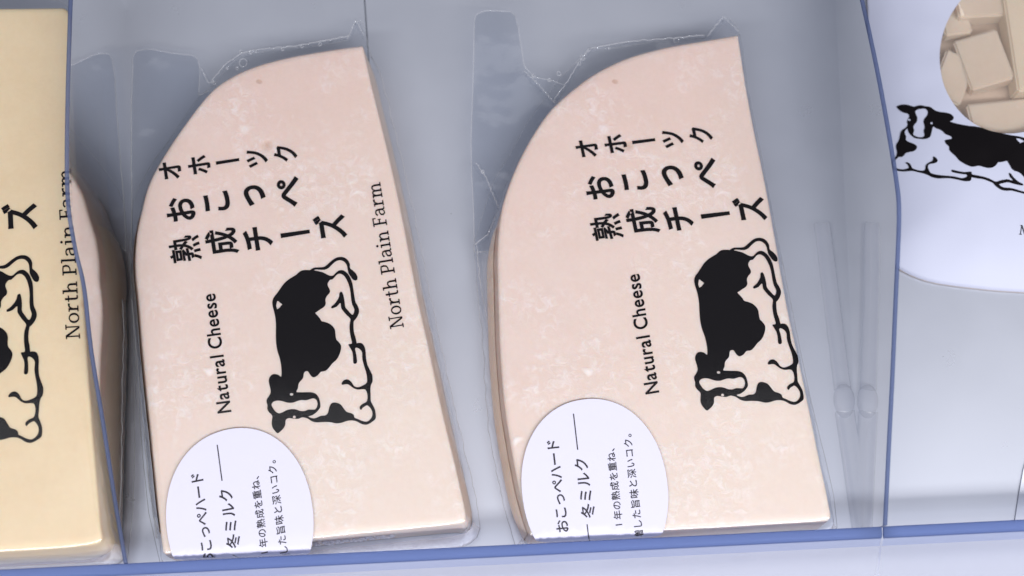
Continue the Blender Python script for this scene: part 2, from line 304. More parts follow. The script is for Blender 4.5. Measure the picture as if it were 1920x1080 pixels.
GLYPHS = {
  '1': '300,682 202,682 202,0 300,0',
  'C': '656,635 590,660 530,678 448,690 344,684 272,664 208,632 154,589 109,536 76,475 55,406 48,331 53,275 70,218 97,161 136,107 187,61 250,24 327,0 416,-9 490,-5 554,8 638,38 663,51 663,158 574,112 484,86 425,81 366,86 313,100 266,123 226,153 193,191 169,235 154,285 149,340 154,394 170,444 194,488 226,527 266,558 313,581 365,596 450,600 537,584 595,562 656,530',
  'N': '706,682 614,682 614,154 152,682 74,682 74,0 166,0 166,525 622,0 706,0',
  'a': '411,80 368,56 357,57 349,64 347,310 344,346 334,376 319,402 300,422 276,438 248,449 184,458 118,450 80,434 35,397 35,300 68,333 104,356 140,370 177,374 212,370 238,356 253,331 258,295 258,271 125,222 76,196 55,178 40,157 30,132 26,101 28,80 43,41 72,11 112,-7 151,-8 182,-3 227,17 257,37 266,16 279,2 299,-6 335,-9 363,-2 411,26 / 258,91 230,69 211,60 190,55 167,55 143,64 126,81 117,104 116,117 119,136 128,152 141,167 180,191 258,222',
  'e': '438,130 380,98 341,84 301,77 250,78 223,85 199,95 179,110 161,129 147,152 130,211 446,211 443,269 432,320 416,362 393,397 365,424 332,443 294,454 251,458 206,454 166,442 130,422 100,395 75,362 56,323 45,279 41,230 45,184 55,140 73,100 98,64 128,34 166,11 209,-4 286,-8 357,4 398,21 438,44 / 132,270 146,317 158,336 188,365 207,374 229,379 275,379 296,373 328,351 349,316 358,270',
  'h': '150,682 61,682 61,0 150,0 150,322 194,363 220,379 248,386 281,385 314,370 336,341 348,302 350,139 350,0 439,0 439,275 436,318 427,355 414,387 396,413 373,433 347,447 318,455 267,457 231,448 196,430 150,390',
  'l': '154,682 65,682 65,0 154,0',
  'r': '69,449 69,0 158,0 160,263 166,289 190,333 224,362 245,370 267,373 306,361 350,329 374,368 397,406 356,438 330,451 303,457 274,456 242,443 210,416 158,346 158,449',
  's': '324,421 273,444 240,453 208,457 160,456 131,450 106,439 84,426 67,408 54,387 47,363 44,336 53,295 77,260 110,231 221,163 245,142 254,120 249,99 235,83 214,73 188,69 158,73 123,84 83,102 41,128 41,32 120,0 158,-7 197,-9 256,1 281,12 303,27 321,47 334,69 342,95 344,140 333,170 322,185 270,231 160,304 141,323 135,339 139,356 151,369 170,377 194,380 253,369 324,333',
  't': '167,542 0,379 0,369 78,369 78,132 87,76 99,52 115,31 135,14 160,2 190,-6 236,-8 292,4 332,21 332,104 280,79 231,71 199,79 180,94 173,106 167,139 167,369 309,369 309,449 167,449',
  'u': '437,0 437,449 348,449 348,128 325,101 299,81 271,69 241,65 220,67 185,80 172,91 155,122 149,164 149,449 60,449 60,170 63,130 71,94 85,63 103,38 126,18 152,3 182,-6 232,-8 267,1 318,30 348,57 348,0',
  '、': '273,-56 341,2 233,119 117,224 52,167 165,63',
  '。': '194,244 164,241 135,232 109,218 87,200 68,177 54,151 45,123 42,92 45,61 54,32 68,6 87,-16 109,-35 135,-49 164,-58 194,-61 225,-58 254,-49 280,-35 302,-16 321,6 335,32 344,61 347,92 344,123 335,151 321,177 302,200 280,218 254,232 225,241 / 194,-10 155,-2 123,20 101,52 93,92 101,131 123,163 155,185 194,193 234,185 266,163 288,131 296,92 288,52 266,20 234,-2',
  'い': '223,698 126,700 132,643 141,378 157,254 175,180 198,118 225,70 255,34 287,10 322,-4 357,-9 382,-6 406,3 430,18 454,41 477,72 522,160 545,219 482,290 445,182 413,124 395,104 377,91 358,86 332,91 309,106 288,130 269,162 253,203 230,304 222,364 215,601 / 744,670 666,643 700,595 731,540 782,416 819,278 840,140 920,173 912,238 881,374 835,506 776,622',
  'お': '721,688 685,628 803,558 862,516 909,478 950,542 844,616 / 325,279 327,90 319,65 307,56 292,53 259,60 223,78 195,105 186,121 183,138 194,174 224,211 269,247 / 121,619 123,543 212,538 325,541 324,353 241,310 204,284 144,227 123,196 110,165 105,134 111,101 127,71 150,42 180,18 213,-3 248,-19 282,-29 313,-32 350,-26 377,-5 387,11 399,59 397,308 478,331 532,341 587,346 650,345 711,328 737,313 758,295 773,272 784,246 787,216 783,184 773,155 757,131 736,110 682,79 605,57 502,53 530,-28 604,-23 654,-14 702,0 745,19 782,42 812,68 836,99 853,134 863,174 867,217 862,260 848,299 826,333 796,362 760,385 717,402 669,412 616,416 537,411 453,395 396,379 398,549 508,564 608,584 606,662 509,639 400,622 404,739 411,799 322,799 327,736 326,614 221,611',
  'こ': '235,702 235,620 359,612 499,609 769,621 769,703 643,693 499,689 356,692 / 275,299 194,307 180,241 174,187 178,124 195,85 221,52 257,24 303,3 358,-13 422,-22 494,-25 597,-22 691,-15 771,-4 835,10 834,96 768,79 687,67 593,59 492,56 436,58 387,65 346,77 313,92 287,111 269,133 258,158 254,185 255,213',
  'し': '340,779 239,780 247,678 237,172 242,116 255,68 276,30 305,-1 340,-23 381,-39 428,-48 480,-51 558,-45 628,-30 691,-6 746,24 793,58 835,95 898,170 841,238 780,162 744,127 704,96 658,69 606,49 548,36 483,31 417,39 389,49 365,64 346,85 331,110 322,142 319,180 327,573 332,703',
  'た': '537,482 537,408 630,416 723,418 810,415 891,406 893,482 720,491 / 558,239 483,246 471,171 468,128 472,93 484,63 504,38 531,17 565,1 607,-10 656,-17 765,-18 905,-5 908,76 812,61 713,56 626,64 597,73 575,85 560,99 545,132 546,180 / 221,620 101,627 104,549 220,545 312,548 271,386 232,265 164,87 118,-6 206,-36 247,62 311,244 347,366 394,556 500,570 602,590 602,669 508,648 410,633 443,787 347,795 345,723 329,625',
  'っ': '160,399 194,317 318,365 435,404 551,430 601,434 638,431 670,423 699,409 724,392 743,370 758,345 767,316 770,286 761,230 737,182 698,143 648,111 587,88 519,70 443,59 364,54 380,16 396,-23 493,-13 581,5 659,31 725,65 778,107 818,157 843,216 851,284 846,333 833,376 811,414 782,446 747,472 705,491 658,502 607,506 561,503 462,486',
  'と': '308,778 229,745 302,581 374,437 302,379 272,349 228,285 213,251 204,216 201,178 207,126 225,83 254,47 292,19 340,-2 395,-17 457,-25 525,-28 701,-20 841,-3 841,86 773,72 693,62 521,52 465,54 417,61 377,73 343,88 317,108 299,131 288,157 284,187 287,215 294,242 307,268 345,319 400,366 471,413 554,461 814,597 770,668 699,621 442,481 374,618',
  'ね': '293,720 288,625 173,609 79,606 87,524 283,551 276,454 168,298 55,149 104,81 268,316 261,-38 348,-38 339,143 343,393 416,462 456,494 539,547 579,566 618,578 654,582 685,578 712,568 737,550 758,526 775,497 787,462 795,422 798,377 790,238 737,256 701,264 644,268 607,265 574,258 544,246 519,230 499,210 484,186 474,160 471,131 475,96 485,66 502,42 524,23 550,8 613,-8 684,-8 716,-1 745,10 770,25 792,44 811,67 841,124 930,36 973,101 917,155 861,199 871,277 874,366 871,426 861,480 844,529 821,571 792,605 757,631 715,646 668,652 626,648 584,637 541,620 458,573 349,487 353,537 398,607 369,642 363,640 383,791 290,794 / 774,169 755,124 727,89 690,67 667,61 621,60 585,69 570,77 547,101 539,134 541,149 557,175 584,194 619,204 656,204 691,200 725,190',
  'の': '476,642 460,538 438,436 420,372 382,264 362,223 324,166 305,149 287,139 269,136 252,139 234,147 217,160 201,180 187,205 176,236 169,274 166,318 171,370 187,423 213,474 249,522 294,565 347,600 408,627 / 559,644 619,633 672,613 718,585 756,550 786,507 808,460 822,408 826,353 820,292 804,238 779,191 747,150 709,117 666,90 620,70 563,54 486,43 533,-31 617,-14 692,12 756,48 809,92 852,145 883,206 902,275 908,350 901,424 881,493 849,556 804,610 749,655 684,689 609,711 525,718 436,709 354,685 280,646 215,596 162,535 122,466 97,391 88,311 92,252 103,200 121,154 144,116 171,85 201,63 233,49 266,44 300,49 333,64 364,88 394,122 423,166 450,220 499,355 535,499',
  'ぺ': '47,256 120,180 179,260 372,503 394,521 416,523 428,518 456,492 728,176 878,18 942,90 839,188 717,316 492,571 468,593 445,607 423,615 401,616 380,611 337,583 140,345 82,285 / 701,591 707,620 722,643 745,659 774,665 803,659 826,643 842,620 848,591 842,563 826,539 803,523 774,517 745,523 722,539 707,563 / 653,591 662,544 688,505 727,479 774,470 821,479 861,505 887,544 897,591 887,639 861,678 821,704 774,714 727,704 688,678 662,639',
  'を': '882,441 849,516 585,396 578,417 553,450 519,473 476,485 435,485 399,481 345,465 313,449 362,524 403,604 573,614 735,632 736,706 587,686 431,675 460,791 378,798 370,738 353,673 227,674 118,683 118,608 326,602 292,537 244,464 179,384 95,296 163,246 254,350 291,379 333,402 379,418 426,423 472,415 496,400 512,376 517,361 431,312 355,256 325,224 301,189 286,150 281,108 286,66 301,33 325,6 356,-14 395,-29 438,-38 539,-45 680,-40 813,-27 815,53 711,39 605,31 505,30 439,37 413,45 391,56 375,72 365,93 361,119 364,143 373,166 405,209 455,249 519,287 516,131 593,131 590,323 724,382',
  'オ': '86,141 144,76 211,115 276,158 398,255 503,356 581,451 584,88 580,63 565,50 547,48 481,51 406,60 413,-22 573,-28 594,-27 628,-16 641,-7 658,18 664,52 657,526 898,524 898,608 858,604 656,602 654,710 660,783 567,783 576,699 579,602 203,602 123,608 123,523 546,526 469,429 362,326 232,226 161,181',
  'ク': '537,777 444,807 426,754 394,692 340,609 304,564 215,474 160,430 99,390 168,338 245,395 313,457 371,520 421,584 760,584 737,510 702,428 655,347 600,272 564,233 482,160 384,96 267,43 201,21 237,-12 273,-44 402,12 457,43 555,111 635,187 703,270 759,358 822,491 854,585 872,625 805,666 785,660 750,656 468,656',
  'コ': '159,134 159,43 256,47 761,47 759,-9 849,-9 845,88 845,604 848,682 813,681 268,680 172,686 172,597 761,600 761,128 254,128',
  'ズ': '757,814 704,791 784,653 838,677 / 870,849 818,826 861,760 900,689 954,713 915,781 / 780,651 729,690 698,684 654,682 268,682 167,688 167,598 268,603 658,603 631,535 591,461 543,388 492,324 407,238 308,156 198,84 80,27 144,-40 252,18 354,88 449,168 534,253 685,103 809,-45 879,16 748,161 668,240 587,314 638,386 685,462 724,538 758,613',
  'チ': '88,457 88,374 166,378 475,378 467,314 453,256 431,203 403,156 368,114 327,77 278,43 222,14 301,-41 361,-2 412,40 455,86 489,136 517,190 537,248 550,310 557,378 846,378 913,374 913,457 843,453 558,453 558,645 691,669 813,699 760,768 647,736 502,710 322,696 166,695 186,621 361,626 477,635 477,453 165,453',
  'ツ': '456,752 379,726 431,596 477,462 555,489 507,624 / 900,688 808,714 786,601 750,490 704,388 648,302 564,213 467,138 363,78 255,37 290,2 324,-33 430,14 534,79 584,118 675,207 745,298 796,389 855,535 / 177,692 98,663 156,533 210,389 289,418',
  'ド': '656,720 601,695 648,622 690,543 747,569 715,628 / 777,770 722,744 771,672 815,594 871,622 825,700 / 305,75 299,-43 395,-43 389,62 389,404 586,333 690,289 781,244 816,329 723,371 612,416 389,493 389,669 396,761 297,761 305,668',
  'ハ': '229,317 163,181 121,111 75,45 160,9 222,107 293,249 323,324 364,456 417,670 328,688 313,596 290,498 261,403 / 722,355 785,182 835,11 924,40 869,208 804,382 730,553 658,699 577,672 651,524',
  'ホ': '342,380 272,414 235,348 187,276 134,208 81,153 150,106 198,163 252,234 302,310 / 760,414 692,377 735,320 781,250 859,111 933,152 852,286 / 112,616 112,531 187,535 475,535 473,67 466,55 445,47 385,49 321,57 328,-22 417,-28 491,-28 524,-18 536,-9 551,16 556,50 556,535 902,532 902,615 829,610 556,610 556,722 562,784 468,784 475,721 475,610 185,610',
  'ミ': '287,757 258,683 381,663 525,633 666,599 780,564 812,641 695,675 551,710 406,738 / 242,493 212,418 334,397 473,366 607,332 714,296 746,373 634,408 499,442 / 187,202 156,126 298,100 463,62 622,19 748,-25 782,52 655,95 496,138 332,175',
  'ル': '524,21 577,-23 605,-3 655,23 747,82 837,153 917,234 952,277 905,345 840,265 765,195 687,139 613,99 613,376 613,690 617,750 525,750 530,676 530,77 / 66,26 141,-24 172,3 226,65 272,134 306,210 328,292 341,399 355,747 263,747 270,674 266,466 257,358 240,272 212,201 173,135 124,76',
  'ー': '102,433 102,335 241,340 790,340 897,335 897,433 789,428 220,428',
  '冬': '346,243 526,184 683,125 717,193 558,248 379,301 / 221,68 487,-7 613,-49 715,-88 750,-18 646,19 519,59 256,128 / 689,674 650,626 604,581 553,539 498,500 410,569 340,647 363,674 / 386,842 336,760 268,675 183,592 81,517 109,491 132,461 219,527 295,598 359,526 433,462 341,415 244,376 145,345 46,322 68,289 84,252 190,280 296,317 400,362 499,415 592,363 692,319 800,284 912,258 933,296 960,330 853,351 751,380 655,416 566,459 637,514 701,574 757,641 803,714 753,743 740,740 413,740 467,826',
  '味': '615,835 615,675 411,675 411,603 615,603 615,434 372,434 372,362 586,362 533,264 466,173 390,96 350,64 308,37 336,9 359,-22 396,4 432,34 500,105 562,187 615,278 615,-79 691,-79 691,277 738,190 791,109 848,38 907,-20 933,13 963,42 894,101 828,178 769,267 720,362 951,362 951,434 691,434 691,603 910,603 910,675 691,675 691,835 / 73,748 73,88 142,88 142,166 336,166 336,748 / 142,676 267,676 267,239 142,239',
  '増': '379,699 379,358 928,358 928,699 796,699 873,820 797,842 765,773 727,707 751,699 539,699 569,711 539,774 495,839 431,816 467,757 496,699 / 448,502 614,502 614,417 448,417 / 685,502 857,502 857,417 685,417 / 448,641 614,641 614,557 448,557 / 685,641 857,641 857,557 685,557 / 423,298 423,-80 493,-80 493,-43 821,-43 821,-77 893,-77 893,298 / 493,19 493,102 821,102 821,19 / 493,159 493,236 821,236 821,159 / 34,159 61,84 370,206 356,275 240,232 240,525 347,525 347,596 240,596 240,828 169,828 169,596 52,596 52,525 169,525 169,206',
  '年': '48,223 48,151 512,151 512,-80 589,-80 589,151 954,151 954,223 589,223 589,422 884,422 884,493 589,493 589,647 907,647 907,719 307,719 353,824 277,844 235,744 182,650 119,566 50,496 115,448 194,538 268,647 512,647 512,493 213,493 213,223 / 288,223 288,422 512,422 512,223',
  '成': '544,839 549,670 128,670 127,338 121,230 102,118 85,63 64,11 36,-37 69,-60 99,-87 130,-34 155,23 173,84 196,211 202,273 206,395 389,395 381,211 372,152 361,138 345,133 229,138 244,104 250,68 334,65 381,68 412,79 431,96 444,128 453,190 463,465 206,465 206,597 380,597 554,597 565,478 581,367 602,264 628,172 576,118 521,69 461,25 396,-13 451,-75 560,1 658,92 695,23 716,-5 761,-48 786,-62 813,-70 841,-73 868,-71 890,-63 909,-48 924,-27 936,3 946,41 959,148 925,165 894,189 888,104 879,47 866,14 857,6 847,4 828,7 810,14 775,45 743,93 714,159 767,234 814,316 855,405 890,500 815,519 789,445 759,375 724,309 686,247 652,408 630,597 951,597 951,670 626,670 622,839 / 671,790 770,731 850,670 897,722 816,780 716,836',
  '旨': '241,146 765,146 765,27 241,27 / 241,208 241,317 765,317 765,208 / 168,384 168,-80 241,-80 241,-39 765,-39 765,-76 841,-76 841,384 / 777,796 661,772 521,750 212,714 212,839 136,839 138,565 146,538 159,518 180,502 207,491 290,480 724,479 808,486 837,496 860,511 877,532 889,560 905,639 866,649 830,665 822,606 805,571 792,561 752,551 304,550 236,559 217,574 212,598 212,651 540,685 694,709 829,736',
  '深': '328,785 328,605 396,605 396,719 849,719 849,608 919,608 919,785 / 507,653 470,598 424,547 373,501 318,462 372,410 428,455 483,509 533,569 575,632 / 662,624 769,517 816,462 851,414 909,456 872,504 824,557 716,661 / 84,772 174,721 249,667 289,731 212,782 123,829 / 38,501 135,449 216,394 255,456 173,508 76,556 / 61,-10 117,-62 197,94 273,258 223,309 140,136 / 581,466 581,357 322,357 322,289 535,289 483,209 419,138 346,78 268,33 318,-25 357,-2 394,24 465,86 528,160 581,242 581,-75 656,-75 656,245 707,165 766,91 831,27 865,0 899,-23 923,9 952,37 881,82 813,142 753,212 704,289 921,289 921,357 656,357 656,466',
  '熟': '178,623 401,623 401,555 178,555 / 115,669 115,510 468,510 468,669 / 342,98 356,9 361,-72 436,-62 429,16 412,104 / 550,100 584,11 605,-70 679,-55 656,25 620,112 / 756,106 817,12 862,-75 934,-52 888,35 825,126 / 172,124 151,76 125,29 95,-13 63,-48 131,-76 164,-37 195,8 243,106 / 233,827 264,765 53,765 53,711 513,711 513,765 341,765 299,845 / 629,840 629,688 522,688 522,624 629,624 627,551 619,482 539,537 502,487 602,414 578,354 542,296 494,239 430,186 480,139 513,165 543,192 593,248 631,306 659,367 739,285 779,342 736,387 679,436 692,527 696,624 794,624 801,335 809,268 822,216 840,179 866,156 899,149 932,157 943,168 960,205 971,306 924,349 921,274 914,226 905,215 890,223 879,246 872,284 864,404 864,688 696,688 696,840 / 53,320 58,263 258,276 258,212 253,204 143,202 165,148 243,149 294,157 310,165 320,176 327,202 327,280 501,292 502,345 327,335 327,360 409,396 481,438 441,472 428,468 87,468 87,417 343,417 258,384 258,331',
  '重': '159,540 159,229 459,229 459,160 127,160 127,100 459,100 459,13 52,13 52,-48 949,-48 949,13 534,13 534,100 886,100 886,160 534,160 534,229 848,229 848,540 534,540 534,601 944,601 944,663 534,663 534,740 702,756 847,776 807,834 668,815 498,799 133,781 149,722 459,734 459,663 58,663 58,601 459,601 459,540 / 232,360 459,360 459,284 232,284 / 534,360 772,360 772,284 534,284 / 232,486 459,486 459,411 232,411 / 534,486 772,486 772,411 534,411',
}

# ------------------------------------------------------------------ the setting: white enamel shelf in two sheets with a narrow seam
sA, sB = at2(683, 0), at2(691, 120)
sd = (sB-sA).normalized(); s0, s1 = sA-sd*14, sA+sd*40
def slab(name, poly, z, m):
    n = len(poly); V = [Vector((p[0], p[1], z)) for p in poly]+[Vector((p[0], p[1], z-0.3)) for p in poly]
    F = [tuple(range(n)), tuple(range(2*n-1, n-1, -1))]+[(i, n+i, n+(i+1) % n, (i+1) % n) for i in range(n)]
    o = mesh_obj(name, V, F, m, smooth=False); o['kind'] = 'structure'
    bv = o.modifiers.new('bevel', 'BEVEL'); bv.width = 0.00002; bv.segments = 2
    return o
slab('floor', [(-45, -28), (45, -28), (45, 22), (-45, 22)], 0, M_FLOOR)
g = Vector((0.022, 0)); s2 = at2(712, 420)
slab('floor_seam', [tuple(s0-g), tuple(s2-g), tuple(s2+g), tuple(s0+g)], 0.006, M_GAP)
slab('shelf_frame', [(-45, -28), (45, -28), (45, 22), (-45, 22)], -0.55, M_GAP)

# ------------------------------------------------------------------ clear dividers and front panels
def divider(label, base, top, side):
    """base: two points on the shelf; top: (px, py, z) along the upper edge; side: +1 when the sheet's thickness goes to +x"""
    t = thing('acrylic_divider', label, 'divider', (*base[0].lerp(base[1], 0.5), 0), 'clear dividers between the packs')
    n = []; V = []; F = []; fm = []; top = [tuple(q) for q in smooth_open([Vector(q) for q in top], 4)]
    th = 0.13*side
    for px, py, z in top:
        T = at(px, py, z); k = (T.y-base[0].y)/(base[1].y-base[0].y); B = base[0].lerp(base[1], k)
        V += [Vector((B.x, B.y, 0.01)), T, Vector((T.x+th, T.y, T.z)), Vector((B.x+th, B.y, 0.01))]
    m = len(top)
    for i in range(m-1):
        a, b = i*4, i*4+4
        F += [(a, b, b+1, a+1), (a+2, b+2, b+3, a+3)]
    if side < 0: F = [f[::-1] for f in F]
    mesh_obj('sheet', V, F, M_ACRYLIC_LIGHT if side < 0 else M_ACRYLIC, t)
    # the polished blue edge, a hair wider than the sheet
    P = [V[i*4+1].lerp(V[i*4+2], 0.5) for i in range(m)]
    E, EF = [], []
    for i in range(m):
        w = 0.055
        E += [P[i]+Vector((-w, 0, -0.03)), P[i]+Vector((-w*0.7, 0, 0.05)), P[i]+Vector((w*0.7, 0, 0.05)), P[i]+Vector((w, 0, -0.03))]
        if i:
            for k in range(3): EF.append(((i-1)*4+k, (i-1)*4+k+1, i*4+k+1, i*4+k))
    q = (m-1)*4
    E += [V[(m-1)*4]+Vector((-0.02*side, 0, 0)), V[(m-1)*4+3]+Vector((0.02*side, 0, 0))]; EF.append((q, q+1, q+2, q+3)); EF.append((q+3, q, len(E)-2, len(E)-1))
    mesh_obj('edge', E, EF, M_EDGE, t)
    return t
divider('clear acrylic divider with blue edge between the yellow pack and the pink wedge beside it',
        (at2(229, -150), at2(277, 1074)),
        [(142, -150, 5.2), (135, 50, 5.2), (131, 200, 5.2), (130, 330, 5.2), (134, 400, 5.15), (146, 470, 4.85), (162, 540, 4.5), (175, 655, 3.95), (197, 790, 3.3), (220, 940, 2.62), (240, 1056, 2.08)], -1)
divider('clear acrylic divider with blue edge beside the white pouch with the round window',
        (at2(1561, -150), at2(1616, 1005)),
        [(1575, -150, 3.6), (1612, 0, 4.0), (1640, 130, 4.6), (1662, 250, 5.0), (1677, 345, 5.2), (1681, 390, 5.15), (1680, 450, 4.85), (1675, 560, 4.3), (1669, 700, 3.6), (1662, 840, 2.85), (1655, 985, 2.08)], 1)

RIM = 2.1
RA, RB = at(0, 1068, RIM), at(1920, 974, RIM)
rd = (RB-RA).normalized(); rn = Vector((rd.y, -rd.x, 0))          # towards the shopper
def front(label, a, b):
    t = thing('front_panel', label, 'front panel', (*(a.lerp(b, 0.5)).xy, 0), 'clear front panels of the bins')
    def strip(prof, m, name, close=False):
        V = []
        N = 24
        for i in range(N+1):
            p = a.lerp(b, i/N)
            for u, z in prof: V.append(Vector((p.x, p.y, 0))+rn*u+Vector((0, 0, z)))
        k = len(prof); F = []
        for i in range(N):
            for j in range(k-1 if not close else k):
                j2 = (j+1) % k; F.append((i*k+j, (i+1)*k+j, (i+1)*k+j2, i*k+j2))
        if close: F += [tuple(range(k)), tuple(N*k+j for j in range(k-1, -1, -1))]
        mesh_obj(name, V, F, m, t)
    strip([(0.0, 2.0), (0.0, 0.01)], M_CLEAR, 'inner_sheet')
    strip([(0.0, 2.0), (0.0, 2.08), (0.02, 2.1), (0.10, 2.1), (0.20, 2.08), (0.27, 2.02), (0.30, 1.90), (0.2, 1.9)], M_RIM, 'rim', True)
    strip([(0.46, 1.66), (0.36, 1.82), (0.29, 1.95)], M_RIM2, 'lip')
    strip([(2.1, 0.05), (1.7, 0.45), (1.0, 1.1), (0.45, 1.66)], M_FRONT, 'label_strip')
seam = at(1655, 987, RIM)
ks = (seam-RA).dot(rd)
front('long clear front panel with blue rim before the yellow pack and both pink wedges', RA-rd*6, RA+rd*(ks-0.03))
front('short clear front panel with blue rim before the bin of the white pouch', RA+rd*(ks+0.03), RB+rd*8)

# ------------------------------------------------------------------ writing
def parse(s): return [[tuple(map(int, q.split(','))) for q in p.split()] for p in s.split(' / ')]
def embolden(polys, d):
    out = []
    big = max(polys, key=lambda p: abs(area(p))); sg = 1 if area(big) > 0 else -1
    for p in polys:
        n = len(p); q = []
        for i in range(n):
            a, b, c = Vector(p[i-1]), Vector(p[i]), Vector(p[(i+1) % n])
            u, v = (b-a).normalized(), (c-b).normalized()
            n1, n2 = Vector((u.y, -u.x)), Vector((v.y, -v.x)); m = n1+n2
            if m.length < 0.2: m = n1
            else:
                m.normalize(); m /= max(0.55, m.dot(n1))
            q.append(tuple(b+m*d*sg))
        out.append(q)
    return out
def bbox(polys):
    xs = [x for p in polys for x, y in p]; ys = [y for p in polys for x, y in p]
    return min(xs), max(xs), min(ys), max(ys)
def stroke(pts, w, butt=True):
    """outline of a pen stroke along pts"""
    p = [Vector(q) for q in pts]; L, R = [], []
    for i in range(len(p)):
        t = (p[min(i+1, len(p)-1)]-p[max(i-1, 0)]).normalized(); m = Vector((-t.y, t.x))
        ww = w[i] if isinstance(w, (list, tuple)) else w
        L.append(tuple(p[i]+m*ww/2)); R.append(tuple(p[i]-m*ww/2))
    return L+R[::-1]
def arc(cx, cy, rx, ry, a0, a1, n=14):
    return [(cx+rx*math.cos(math.radians(a0+(a1-a0)*i/n)), cy+ry*math.sin(math.radians(a0+(a1-a0)*i/n))) for i in range(n+1)]
def rect(x0, y0, x1, y1): return [(x0, y0), (x1, y0), (x1, y1), (x0, y1)]
TS, TN = 0.135, 0.085                                           # slab serif letters, cap height 1
def ring(cx, cy, rx, ry, wx, wy): return [arc(cx, cy, rx, ry, 0, 360, 28)[:-1], arc(cx, cy, rx-wx, ry-wy, 0, 360, 28)[:-1]]
def slab_letter(c):
    X = 0.71; s = TS; n = TN
    if c == 'N': return 0.92, [[rect(.12, 0, .12+n, 1)], [rect(.72, 0, .72+n, 1)], [[(.08, 1), (.24, 1), (.80, 0), (.66, 0)]], [rect(0, 0, .32, n)], [rect(0, 1-n, .22, 1)], [rect(.60, 1-n, .92, 1)]]
    if c == 'o': return 0.66, [ring(.33, X/2, .33, X/2+.02, s, n)]
    if c == 'r': return 0.54, [[rect(.10, 0, .10+s, X)], [rect(0, 0, .38, n)], [rect(0, X-n, .16, X)], [stroke([(.2, .42), (.26, .58), (.36, .665), (.45, .67), (.53, .655)], [.08, .10, .11, .13, .15])]]
    if c == 't': return 0.46, [[stroke([(.20, .92), (.20, .5), (.20, .2), (.23, .07), (.32, .04), (.44, .06)], [s, s, s, s, .1, .07])], [rect(.02, X-n, .42, X)]]
    if c == 'h': return 0.76, [[rect(.10, 0, .10+s, 1.06)], [rect(0, 0, .34, n)], [rect(0, 1.06-n, .16, 1.06)], [stroke([(.2, .45), (.28, .6), (.42, .67), (.55, .62), (.595, .48), (.595, .0)], [.07, .09, .1, .12, s, s])], [rect(.44, 0, .76, n)]]
    if c == 'P': return 0.70, [[rect(.12, 0, .12+s, 1)], [rect(0, 0, .40, n)], [rect(0, 1-n, .2, 1)], [stroke([(.2, 1-n/2), (.42, 1-n/2), (.57, .93), (.62, .74), (.57, .55), (.42, .46), (.2, .46)], [n, n, .11, s, .11, n, n])]]
    if c == 'l': return 0.36, [[rect(.11, 0, .11+s, 1.06)], [rect(0, 0, .36, n)], [rect(0, 1.06-n, .16, 1.06)]]
    if c == 'a': return 0.66, [[stroke([(.06, .56), (.16, .655), (.30, .675), (.43, .62), (.47, .48), (.47, .12), (.53, .035), (.66, .05)], [.13, .1, n, .11, s, s, .09, .07])], [stroke([(.47, .42), (.25, .40), (.10, .31), (.08, .17), (.17, .05), (.32, .06), (.47, .18)], [n, n, .11, s, .1, n, .07])]]
    if c == 'i': return 0.36, [[rect(.11, 0, .11+s, X)], [rect(0, 0, .36, n)], [rect(0, X-n, .16, X)], [arc(.18, .95, .09, .09, 0, 360, 14)[:-1]]]
    if c == 'n': return 0.76, [[rect(.10, 0, .10+s, X)], [rect(0, 0, .34, n)], [rect(0, X-n, .16, X)], [stroke([(.2, .45), (.28, .6), (.42, .67), (.55, .62), (.595, .48), (.595, .0)], [.07, .09, .1, .12, s, s])], [rect(.44, 0, .76, n)]]
    if c == 'F': return 0.66, [[rect(.12, 0, .12+s, 1)], [rect(0, 0, .42, n)], [rect(0, 1-n, .64, 1)], [rect(.56, .76, .64, 1)], [rect(.2, .47, .52, .47+n)], [rect(.46, .40, .53, .62)]]
    if c == 'm': return 1.12, [[rect(.10, 0, .10+s, X)], [rect(0, 0, .34, n)], [rect(0, X-n, .16, X)], [stroke([(.2, .45), (.27, .6), (.38, .67), (.49, .62), (.53, .48), (.53, .0)], [.07, .09, .1, .12, s, s])], [rect(.41, 0, .68, n)],
                                 [stroke([(.56, .45), (.63, .6), (.76, .67), (.88, .62), (.93, .48), (.93, .0)], [.07, .09, .1, .12, s, s])], [rect(.80, 0, 1.12, n)]]
    return 0.34, []

def glyph_at(out, ch, c, down, hgt, wid, bold, px_at):
    """one character, its box centred on photo point c; down = the character's own downward direction in the photo"""
    P = embolden(parse(GLYPHS[ch]), bold); x0, x1, y0, y1 = bbox(P)
    d = Vector(down).normalized(); r = Vector((d.y, -d.x))         # the character's own rightward direction (photo y goes down)
    out.append([[px_at(*(Vector(c)+r*((x-(x0+x1)/2)/1000*wid)-d*((y-(y0+y1)/2)/1000*hgt))) for x, y in p] for p in P])
def bar_at(out, c, along, length, w0, w1, px_at):
    a = Vector(along).normalized(); b = Vector((-a.y, a.x)); c = Vector(c)
    out.append([[px_at(*(c-a*length/2-b*w0/2)), px_at(*(c+a*length/2-b*w1/2)), px_at(*(c+a*length/2+b*w1/2)), px_at(*(c-a*length/2+b*w0/2))]])
def slab_line(out, text, p0, p1, cap, px_at):
    adv = []; x = 0
    for ch in text:
        w, sh = slab_letter(ch); adv.append((x, sh)); x += w+(0.075 if ch != ' ' else 0.0)
    total = x-0.075
    u = (Vector(p1)-Vector(p0)); k = u.length/total; u.normalize(); v = Vector((u.y, -u.x))      # v: letters' up
    for x, sh in adv:
        for s in sh: out.append([[px_at(*(Vector(p0)+u*(x+q[0])*k+v*q[1]*cap)) for q in p] for p in s])
